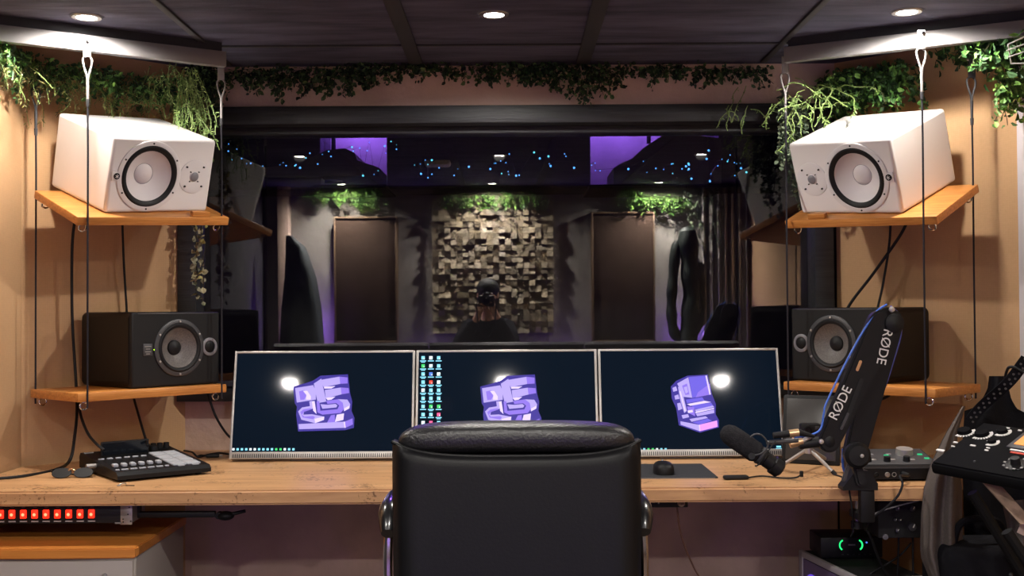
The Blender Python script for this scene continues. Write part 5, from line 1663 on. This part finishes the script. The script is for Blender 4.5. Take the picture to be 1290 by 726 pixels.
for i in range(9):
    a = R(40 + 36 * i); mb.box((x + .028 * math.cos(a), y + .028 * math.sin(a), .006), (.006, .005, .002))
mb.build('dial_marks', M['grey_print'], t)
MB().lathe([(.012, .004), (.011, .022), (0, .023)], T(x, y, 0), 20).build('dial_knob', M['rubber'], t)
x, y = cl(1228, 583)
MB().lathe([(.004, 0), (.003, .004), (0, .005)], T(x, y, .001), 10).build('screw', M['dgrey'], t)
# stand below it
cc = FL + u * (Wc * .5) + v * (Dc * .5) - n * .062
t = thing('console_stand', 'black folding stand carrying the tilted console', 'stand', (cc.x, cc.y, 0))
for s in (-1, 1):
    y = .10 * s
    MB().tube([(-.26, y, .02), (.24, y, cc.z - .05 + (.03 * s))], .014, 10).build('leg', M['stand'], t)
    MB().tube([(.26, y + .03, .02), (-.20, y + .03, cc.z - .07 + (.03 * s))], .014, 10).build('leg', M['stand'], t)
MB().tube([(-.26, -.16, .016), (-.26, .19, .016)], .014, 10).build('foot_bar', M['stand'], t)
MB().tube([(.26, -.16, .016), (.26, .19, .016)], .014, 10).build('foot_bar', M['stand'], t)

# cloth pieces: soft sheets with thickness
def cloth(name, label, cat, left, right, Y0, m, folds, depth, seed, group=None, nu=40, th=.012, phase=0, ybulge=.0):
    """a hanging sheet between a left and a right outline given as matching photo points"""
    r = random.Random(seed)
    rows = 26
    def interp(pts, f):
        f *= len(pts) - 1; i = min(int(f), len(pts) - 2); g = f - i
        return (pts[i][0] * (1 - g) + pts[i + 1][0] * g, pts[i][1] * (1 - g) + pts[i + 1][1] * g)
    base_p = at(left[-1][0], left[-1][1], Y0)
    vs, fs = [], []
    for side in (0, 1):
        for i in range(rows + 1):
            f = i / rows
            l, rr_ = interp(left, f), interp(right, f)
            for j in range(nu + 1):
                g = j / nu
                y = Y0 + depth * (math.sin(g * folds * 2 * PI + phase + 1.5 * f) * (.4 + .6 * f) + .4 * math.sin(g * folds * 4.7 + 3 * f + phase)) - ybulge * math.sin(PI * g) + side * th
                p = at(l[0] * (1 - g) + rr_[0] * g, l[1] * (1 - g) + rr_[1] * g, y)
                vs.append(p - base_p)
    N = (rows + 1) * (nu + 1)
    for i in range(rows):
        for j in range(nu):
            a = i * (nu + 1) + j
            fs.append((a, a + 1, a + nu + 2, a + nu + 1)); fs.append((N + a, N + a + nu + 1, N + a + nu + 2, N + a + 1))
    for j in range(nu):
        fs.append((j, N + j, N + j + 1, j + 1)); a = rows * (nu + 1) + j
        fs.append((a, a + 1, N + a + 1, N + a))
    for i in range(rows):
        a = i * (nu + 1); fs.append((a, a + nu + 1, N + a + nu + 1, N + a)); a += nu
        fs.append((a, N + a, N + a + nu + 1, a + nu + 1))
    mb = MB(); mb.add(vs, fs, None, 0, True)
    o = mb.build(name, m, auto=70)
    o.location = base_p
    return tag(o, label, cat, group)
cloth('jacket', 'grey brown cloth jacket hanging in folds below the left end of the console', 'jacket',
      [(1212, 512), (1190, 548), (1172, 585), (1164, 615), (1160, 650), (1159, 700), (1176, 742)], [(1216, 512), (1206, 548), (1208, 585), (1212, 615), (1212, 650), (1214, 700), (1218, 742)], 3.22, M['jacket'], 2.2, .020, 4, ybulge=.05)
cloth('jacket', 'grey brown cloth bunched below the console at the far right edge', 'jacket',
      [(1262, 632), (1268, 660), (1272, 690), (1274, 712)], [(1310, 628), (1312, 660), (1312, 690), (1312, 722)], 2.98, M['jacket'], 1.4, .02, 9)
# black vest on a chair back
cloth('vest', 'black sleeveless vest hung up behind the console at the right edge', 'vest',
      [(1246, 474), (1244, 490), (1238, 502), (1226, 514), (1215, 518), (1214, 535), (1212, 570), (1214, 640), (1216, 740)], [(1271, 474), (1271, 490), (1274, 503), (1281, 515), (1291, 520), (1290, 535), (1292, 570), (1296, 640), (1296, 740)], 3.34, M['cloth_black'], 1.6, .008, 2, th=.05)
a, b = at(1222, 532, 3.17), at(1296, 452, 3.02)
t = thing('patterned_strap', 'dark strap with a pale dotted pattern slanting up to the right edge over the vest', 'strap', a)
d = b - a; L_ = d.length
ang = math.atan2(d.z, d.x)
mb = MB(); path = [Vector((0, 0, 0)).lerp(d, i / 12) + Vector((0, .012 * math.sin(i * .6), 0)) for i in range(13)]
nrm = Vector((-math.sin(ang), 0, math.cos(ang))) * .016
vs, fs = [], []
for p in path: vs += [p + nrm, p - nrm, p + nrm + Vector((0, .004, 0)), p - nrm + Vector((0, .004, 0))]
for i in range(12):
    k = 4 * i
    fs += [(k, k + 1, k + 5, k + 4), (k + 2, k + 6, k + 7, k + 3), (k, k + 4, k + 6, k + 2), (k + 1, k + 3, k + 7, k + 5)]
fs += [(0, 2, 3, 1), (48, 49, 51, 50)]
mb.add(vs, fs); mb.build('band', M['cloth_black'], t)
mb = MB()
for i in range(26):
    f = (i + .5) / 26; p = Vector((0, 0, 0)).lerp(d, f)
    yy = .012 * math.sin(f * 12 * .6) - .0012
    s = nrm * (.35 if i % 2 else -.35)
    mb.cyl((p.x + s.x, yy + p.y, p.z + s.z), (p.x + s.x, yy + p.y - .0015, p.z + s.z), .0034, seg=8)
mb.build('stitched_pattern', M['dgrey'], t)
pts = [at(1266, 476, 3.10), at(1270, 464, 3.06), at(1278, 463, 3.04), at(1288, 468, 3.03), at(1300, 472, 3.0)]
cable('strap_loop', 'black loop of cord hooked over the patterned strap', pts, .004, M['rubber'], group='cords at the right edge', cat='cord')
# slanted pale strip below the console
q0, q1, q2, q3 = at(1239, 609, 2.86), at(1263, 614, 2.86), at(1312, 668, 2.80), at(1285, 660, 2.80)
t = thing('cardboard_strip', 'slanted pale brown strip below the console at the right edge', 'strip', q0)
mb = MB(); dy = Vector((0, .008, 0))
vs = [Vector((0, 0, 0)), q1 - q0, q2 - q0, q3 - q0]; vs += [p + dy for p in vs]
mb.add(vs, [(0, 3, 2, 1), (4, 5, 6, 7), (0, 1, 5, 4), (1, 2, 6, 5), (2, 3, 7, 6), (3, 0, 4, 7)])
mb.build('board', M['card'], t)
q0 = at(1282, 662, 2.84)
t = thing('paper_tag', 'small pale paper tag at the right edge below the slanted strip', 'tag', q0)
MB().box((.02, 0, -.012), (.036, .003, .030), rot=RY(25), bev=.0008).build('card', mat('pale tag', '#b09a90', .8), t)
MB().torus(.004, .0009, T(.008, -.001, .0) @ RX(90), 12, 6).build('eyelet', M['steel'], t)
# dark bag under the console
bp = at(1250, 690, 3.08)
t = thing('gear_bag', 'dark gear bag with small studs standing below the console', 'bag', (bp.x, 3.10, 0))
MB().box((.02, .12, .30), (.26, .22, .60), bev=.03, seg=3).build('body', M['cloth_black'], t)
mb = MB()
for i in range(7): mb.sphere((.06, .006, .20 + .055 * i), .006, 8, 6)
mb.build('studs', M['dgrey'], t)
MB().tube(smooth_path([(-.06, .10, .58), (-.04, .08, .66), (.06, .08, .66), (.08, .10, .58)], 6), .010, 8).build('handle', M['cloth_black'], t)
MB().box((-.05, .004, .24), (.07, .012, .09), bev=.006).build('pocket', M['black'], t)

# ================================================================ office chair
YC = 2.46
cz_top = at(651, 538, YC).z
cx_ = at(651, 600, YC).x
t = thing('office_chair', 'black leather office chair seen from behind, in front of the middle monitor', 'office chair', T(cx_, YC, 0))
def lx(px): return at(px, 600, YC).x - cx_
def lz(py): return at(651, py, YC).z
WB = lx(811) - lx(492)
# back shell: rounded slab with the upper corners drawn up
vs, fs = [], []
NX, NZ = 36, 40
z_lo = .50
def shell(x, z, f):                      # outward bulge of the rear face
    e = abs(2 * x)
    return -.030 * (1 - e ** 4) - .012 * math.sin(PI * f)
def top_edge(x):                         # height of the upper edge across the back
    e = abs(2 * x)
    return lz(576) + (lz(559) - lz(576)) * e ** 4
rim = .05
for side in (0, 1):
    for i in range(NZ + 1):
        f = i / NZ
        for j in range(NX + 1):
            x = -.5 + j / NX
            wz = WB * (1 - .035 * (1 - f) ** 1.5) * (1 if f < .97 else 1)
            z = z_lo + (top_edge(x) - z_lo) * f
            lean = .05 * (f - .5)
            if side == 0:
                edge = min(1, (0.5 - abs(x)) / .10); edge = math.sqrt(max(0, 1 - (1 - edge) ** 2))
                efz = min(1, (1 - f) / .05); efz = math.sqrt(max(0, 1 - (1 - efz) ** 2))
                y = .03 - .052 * edge - .008 * efz
            else:
                y = .075
            vs.append((x * wz, y + lean, z))
N = (NX + 1) * (NZ + 1)
for i in range(NZ):
    for j in range(NX):
        a = i * (NX + 1) + j
        fs.append((a, a + 1, a + NX + 2, a + NX + 1)); fs.append((N + a, N + a + NX + 1, N + a + NX + 2, N + a + 1))
for j in range(NX):
    fs.append((j, N + j, N + j + 1, j + 1)); a = NZ * (NX + 1) + j; fs.append((a, a + 1, N + a + 1, N + a))
for i in range(NZ):
    a = i * (NX + 1); fs.append((a, a + NX + 1, N + a + NX + 1, N + a)); a += NX; fs.append((a, N + a, N + a + NX + 1, a + NX + 1))
mb = MB(); mb.add(vs, fs, None, 0, True)
back = mb.build('backrest', M['leather'], t, auto=60)
# piping on the upper edge
pp = [((-.5 + j / 40) * WB, .013 + .03 * abs(-1 + j / 20) ** 6 , top_edge(-.5 + j / 40)) for j in range(41)]
MB().tube(pp, .0042, 8).build('piping', M['leather'], back)
# headrest roll
hw = (lx(804) - lx(499)) / 2; zt_, zb_ = lz(537), lz(578)
hc, hr = (zt_ + zb_) / 2, (zt_ - zb_) / 2
vs, fs = [], []
NA, NL = 28, 44
for i in range(NL + 1):
    s = -1 + 2 * i / NL
    x = math.copysign(1 - (1 - abs(s)) ** 1.8, s)
    k = (1 - abs(x) ** 6.0) ** .5 if abs(x) < 1 else 0
    for j in range(NA):
        a = 2 * PI * j / NA
        ca, sa = math.cos(a), math.sin(a)
        yy = .062 * math.copysign(abs(ca) ** .75, ca) * (.25 + .75 * k); zz = hr * math.copysign(abs(sa) ** .7, sa) * max(.02, k) ** .7
        vs.append((x * hw, .075 + yy, hc + zz + .004 * (1 - x * x) - .006 * abs(x) ** 8))
for i in range(NL):
    for j in range(NA):
        fs.append((i * NA + j, i * NA + (j + 1) % NA, (i + 1) * NA + (j + 1) % NA, (i + 1) * NA + j))
fs.append(list(range(NA))); fs.append([NL * NA + j for j in range(NA)][::-1])
mb = MB(); mb.add(vs, fs, None, 0, True)
mb.build('headrest', M['leather_grain'], t, auto=80)
# front cushion
MB().box((0, .125, .74), (WB - .05, .08, .44), bev=.035, seg=4).build('back_cushion', M['leather_grain'], t)
MB().box((0, .34, .47), (WB - .04, .50, .12), bev=.045, seg=4).build('seat', M['leather_grain'], t)
for s in (-1, 1):
    ax_ = s * ((lx(484) if s < 0 else lx(815)) * s)
    ax_ = lx(485) if s < 0 else lx(814)
    zt2 = lz(660)
    out = []
    mb = MB()
    pth = smooth_path([(ax_, .06, zt2 - .032), (ax_, .10, zt2), (ax_, .18, zt2 + .010), (ax_, .30, zt2 + .006), (ax_ - s * .01, .40, zt2 - .012)], 6)
    mb.tube(pth, .026, 14, rr=[.016 + .012 * min(1, 4 * i / len(pth)) * (1 if i < len(pth) - 2 else .6) for i in range(len(pth))])
    mb.build('armrest', M['arm'], t)
    mb = MB()
    mb.tube(smooth_path([(ax_ + s * .002, .09, zt2 - .04), (ax_ + s * .004, .09, zt2 - .12), (ax_ + s * .0, .11, .52), (ax_ - s * .03, .20, .44)], 6), .011, 10)
    mb.tube(smooth_path([(ax_ + s * .002, .36, zt2 - .03), (ax_ + s * .002, .37, zt2 - .10), (ax_ - s * .0, .34, .52), (ax_ - s * .03, .26, .44)], 6), .011, 10)
    mb.build('arm_frame', M['chrome'], t)
MB().cyl((0, .30, .10), (0, .30, .42), .028, seg=20).build('gas_column', M['chrome'], t)
for k in range(5):
    a = R(18 + 72 * k)
    ex, ey = .30 * math.cos(a), .30 + .30 * math.sin(a)
    MB().tube([(0, .30, .115), (ex * .5, .30 + (ey - .30) * .5, .10), (ex, ey, .075)], .02, 10, rr=[.026, .022, .016]).build('base_leg', M['chrome'], t)
    cst = MB(); cst.cyl((ex - .022, ey, .030), (ex - .004, ey, .030), .030, seg=18); cst.cyl((ex + .004, ey, .030), (ex + .022, ey, .030), .030, seg=18)
    cst.cyl((ex, ey, .03), (ex, ey, .075), .008, seg=10)
    cst.build('caster', M['rubber'], t)
# ================================================================ the photographer, seen only mirrored in the pane
PX = -.15
def skin_mesh(name, verts, edges, radii, root, parent, m, levels=2):
    me = bpy.data.meshes.new(name)
    me.from_pydata(verts, edges, [])
    o = bpy.data.objects.new(name, me); COL.objects.link(o)
    sk = o.modifiers.new('skin', 'SKIN'); sk.use_smooth_shade = True
    sv = me.skin_vertices[0].data
    for i, r in enumerate(radii):
        r = r if isinstance(r, tuple) else (r, r)
        sv[i].radius = r
        sv[i].use_root = (i == root)
    ss = o.modifiers.new('sub', 'SUBSURF'); ss.levels = levels; ss.render_levels = levels
    bpy.context.view_layer.update()
    dg = bpy.context.evaluated_depsgraph_get()
    out = bpy.data.meshes.new_from_object(o.evaluated_get(dg))
    bpy.data.objects.remove(o)
    out.name = name
    out.materials.clear(); out.materials.append(m)
    for p in out.polygons: p.use_smooth = True
    r = bpy.data.objects.new(name, out); COL.objects.link(r); r.parent = parent
    return r
class Skel:
    def __init__(s): s.v, s.e, s.r = [], [], []
    def add(s, p, r, par=None):
        s.v.append(tuple(p)); s.r.append(r)
        if par is not None: s.e.append((par, len(s.v) - 1))
        return len(s.v) - 1
PY = -.40
t = thing('person', 'person in dark clothes mirrored in the glass, sitting and holding a camera to the face', 'person', (PX, PY, 0))
S1 = Skel()
pel = S1.add((0, 0, .54), (.13, .10)); bel = S1.add((0, .01, .70), (.125, .095), pel); che = S1.add((0, .02, .92), (.14, .10), bel)
nb = S1.add((0, .03, 1.06), (.07, .065), che); nk = S1.add((0, .06, 1.13), .052, nb); h1 = S1.add((0, .10, 1.20), (.062, .075), nk); h2 = S1.add((0, .10, 1.29), (.074, .090), h1); h3 = S1.add((0, .09, 1.355), (.058, .07), h2)
no = S1.add((0, .195, 1.255), .012, h2) if False else None
hands = []
for s, el, wr, hd in ((1, (.19, .14, .87), (.065, .22, 1.12), (.035, .25, 1.18)), (-1, (-.24, .13, .84), (-.085, .22, 1.10), (-.06, .25, 1.17))):
    sh = S1.add((s * .16, .02, 1.02), .062, che)
    e = S1.add(el, .045, sh); w_ = S1.add(wr, .028, e); p_ = S1.add(hd, (.036, .020), w_)
    hands.append((s, p_, hd))
    for k in range(4):
        b0 = Vector(hd) + Vector((s * .012 - s * .014 * k * .6, .012, .028 - .004 * k))
        f1 = S1.add(b0, .010, p_); f2 = S1.add(b0 + Vector((-s * .018, .022 - .002 * k, .014)), .0088, f1); f3 = S1.add(b0 + Vector((-s * .040, .022 - .003 * k, .012)), .0078, f2)
    t1 = S1.add(Vector(hd) + Vector((-s * .020, -.018, .004)), .011, p_); S1.add(Vector(hd) + Vector((-s * .034, -.022, .026)), .009, t1)
for s in (-1, 1):
    hip = S1.add((s * .10, .02, .52), .085, pel)
    kn = S1.add((s * .20, .40, .50), .060, hip); an = S1.add((s * .20, .34, .10), .040, kn); S1.add((s * .21, .46, .045), (.036, .028), an)
body = skin_mesh('body', S1.v, S1.e, S1.r, pel, t, M['skin'])
# face details
fb = MB(); fb.sphere((0, .182, 1.262), .016, 12, 8, scale=(.8, 1.1, 1.5)); fb.build('nose', M['skin'], t)
for s in (-1, 1):
    MB().sphere((s * .030, .170, 1.290), .010, 12, 8).build('eye', M['white2'], t)
    MB().sphere((s * .076, .09, 1.275), .022, 12, 8, scale=(.4, .8, 1.3)).build('ear', M['skin'], t)
MB().sphere((0, .170, 1.222), .018, 12, 8, scale=(1.3, .5, .35)).build('mouth', mat('lips', '#8a4f48', .5), t)
hb = MB()
prof_n = 14
hb.sphere((0, .082, 1.325), .098, 24, 14, scale=(.92, 1.08, .86)); hb.build('hair', mat('dark hair', '#120f0e', .7), t)
# clothes follow the same skeleton, a little larger
S2 = Skel()
a0 = S2.add((0, 0, .50), (.165, .135)); a1 = S2.add((0, .01, .70), (.155, .125), a0); a2 = S2.add((0, .02, .92), (.17, .125), a1); a3 = S2.add((0, .035, 1.05), (.095, .085), a2); S2.add((0, .05, 1.10), (.075, .070), a3)
for s, el, wr in ((1, (.19, .14, .87), (.068, .215, 1.115)), (-1, (-.24, .13, .84), (-.088, .215, 1.095))):
    sh = S2.add((s * .165, .02, 1.02), .080, a2); e = S2.add(el, .066, sh); S2.add(wr, .044, e)
skin_mesh('hooded_jacket', S2.v, S2.e, S2.r, a0, t, M['cloth_black'])
S3 = Skel()
b0 = S3.add((0, 0, .53), (.16, .125))
for s in (-1, 1):
    hip = S3.add((s * .10, .02, .52), .102, b0); kn = S3.add((s * .20, .40, .50), .076, hip); S3.add((s * .20, .34, .12), .058, kn)
skin_mesh('trousers', S3.v, S3.e, S3.r, b0, t, mat('dark denim', '#17181f', .85))
for s in (-1, 1):
    sb = MB(); sb.box((s * .205, .40, .045), (.09, .27, .085), bev=.035, seg=4); sb.build('shoe', M['rubber'], t)
# stool
t = thing('stool', 'low black round stool under the person with the camera', 'stool', (PX, PY, 0))
MB().lathe([(0, .40), (.15, .40), (.165, .41), (.165, .43), (.15, .445), (0, .447)], None, 32).build('seat', M['leather'], t)
for k in range(4):
    a = R(45 + 90 * k)
    MB().cyl((.11 * math.cos(a), .11 * math.sin(a), .405), (.16 * math.cos(a), .16 * math.sin(a), 0), .013, seg=12).build('leg', M['rubber'], t)
# hand held camera
t = thing('photo_camera', 'black camera with a neck strap held up by the person mirrored in the glass', 'camera', (PX - .01, PY + .262, 1.235))
MB().box((0, 0, 0), (.125, .05, .085), bev=.012, seg=3).build('body', M['black'], t)
MB().box((0, -.002, .05), (.05, .045, .03), bev=.010).build('viewfinder_hump', M['black'], t)
lz_ = MB().lathe([(.033, 0), (.033, .02), (.030, .022), (.030, .045), (.033, .048), (.033, .062), (.028, .063), (.024, .056), (0, .054)], T(0, .024, 0) @ RX(-90), 28).build('lens', M['rubber'], t)
MB().lathe([(.024, .0565), (.012, .060), (0, .061)], T(0, .024, 0) @ RX(-90), 24).build('front_element', mat('lens glass', '#0a0a14', .05), lz_)
MB().tube(smooth_path([(.064, 0, .02), (.075, .005, -.06), (.055, .01, -.20), (.02, 0, -.27), (-.02, 0, -.27), (-.055, .01, -.20), (-.075, .005, -.06), (-.064, 0, .02)], 6), .005, 8).build('neck_strap', M['rubber'], t)
# ================================================================ world and colour
w = bpy.data.worlds.new('world'); SC.world = w
w.use_nodes = True
w.node_tree.nodes['Background'].inputs['Color'].default_value = (0.010, 0.009, 0.012, 1)
w.node_tree.nodes['Background'].inputs['Strength'].default_value = 1.0
SC.view_settings.view_transform = 'Standard'
SC.view_settings.look = 'None'
SC.view_settings.gamma = 1.0
SC.view_settings.use_curve_mapping = False
SC.view_settings.exposure = 0.72
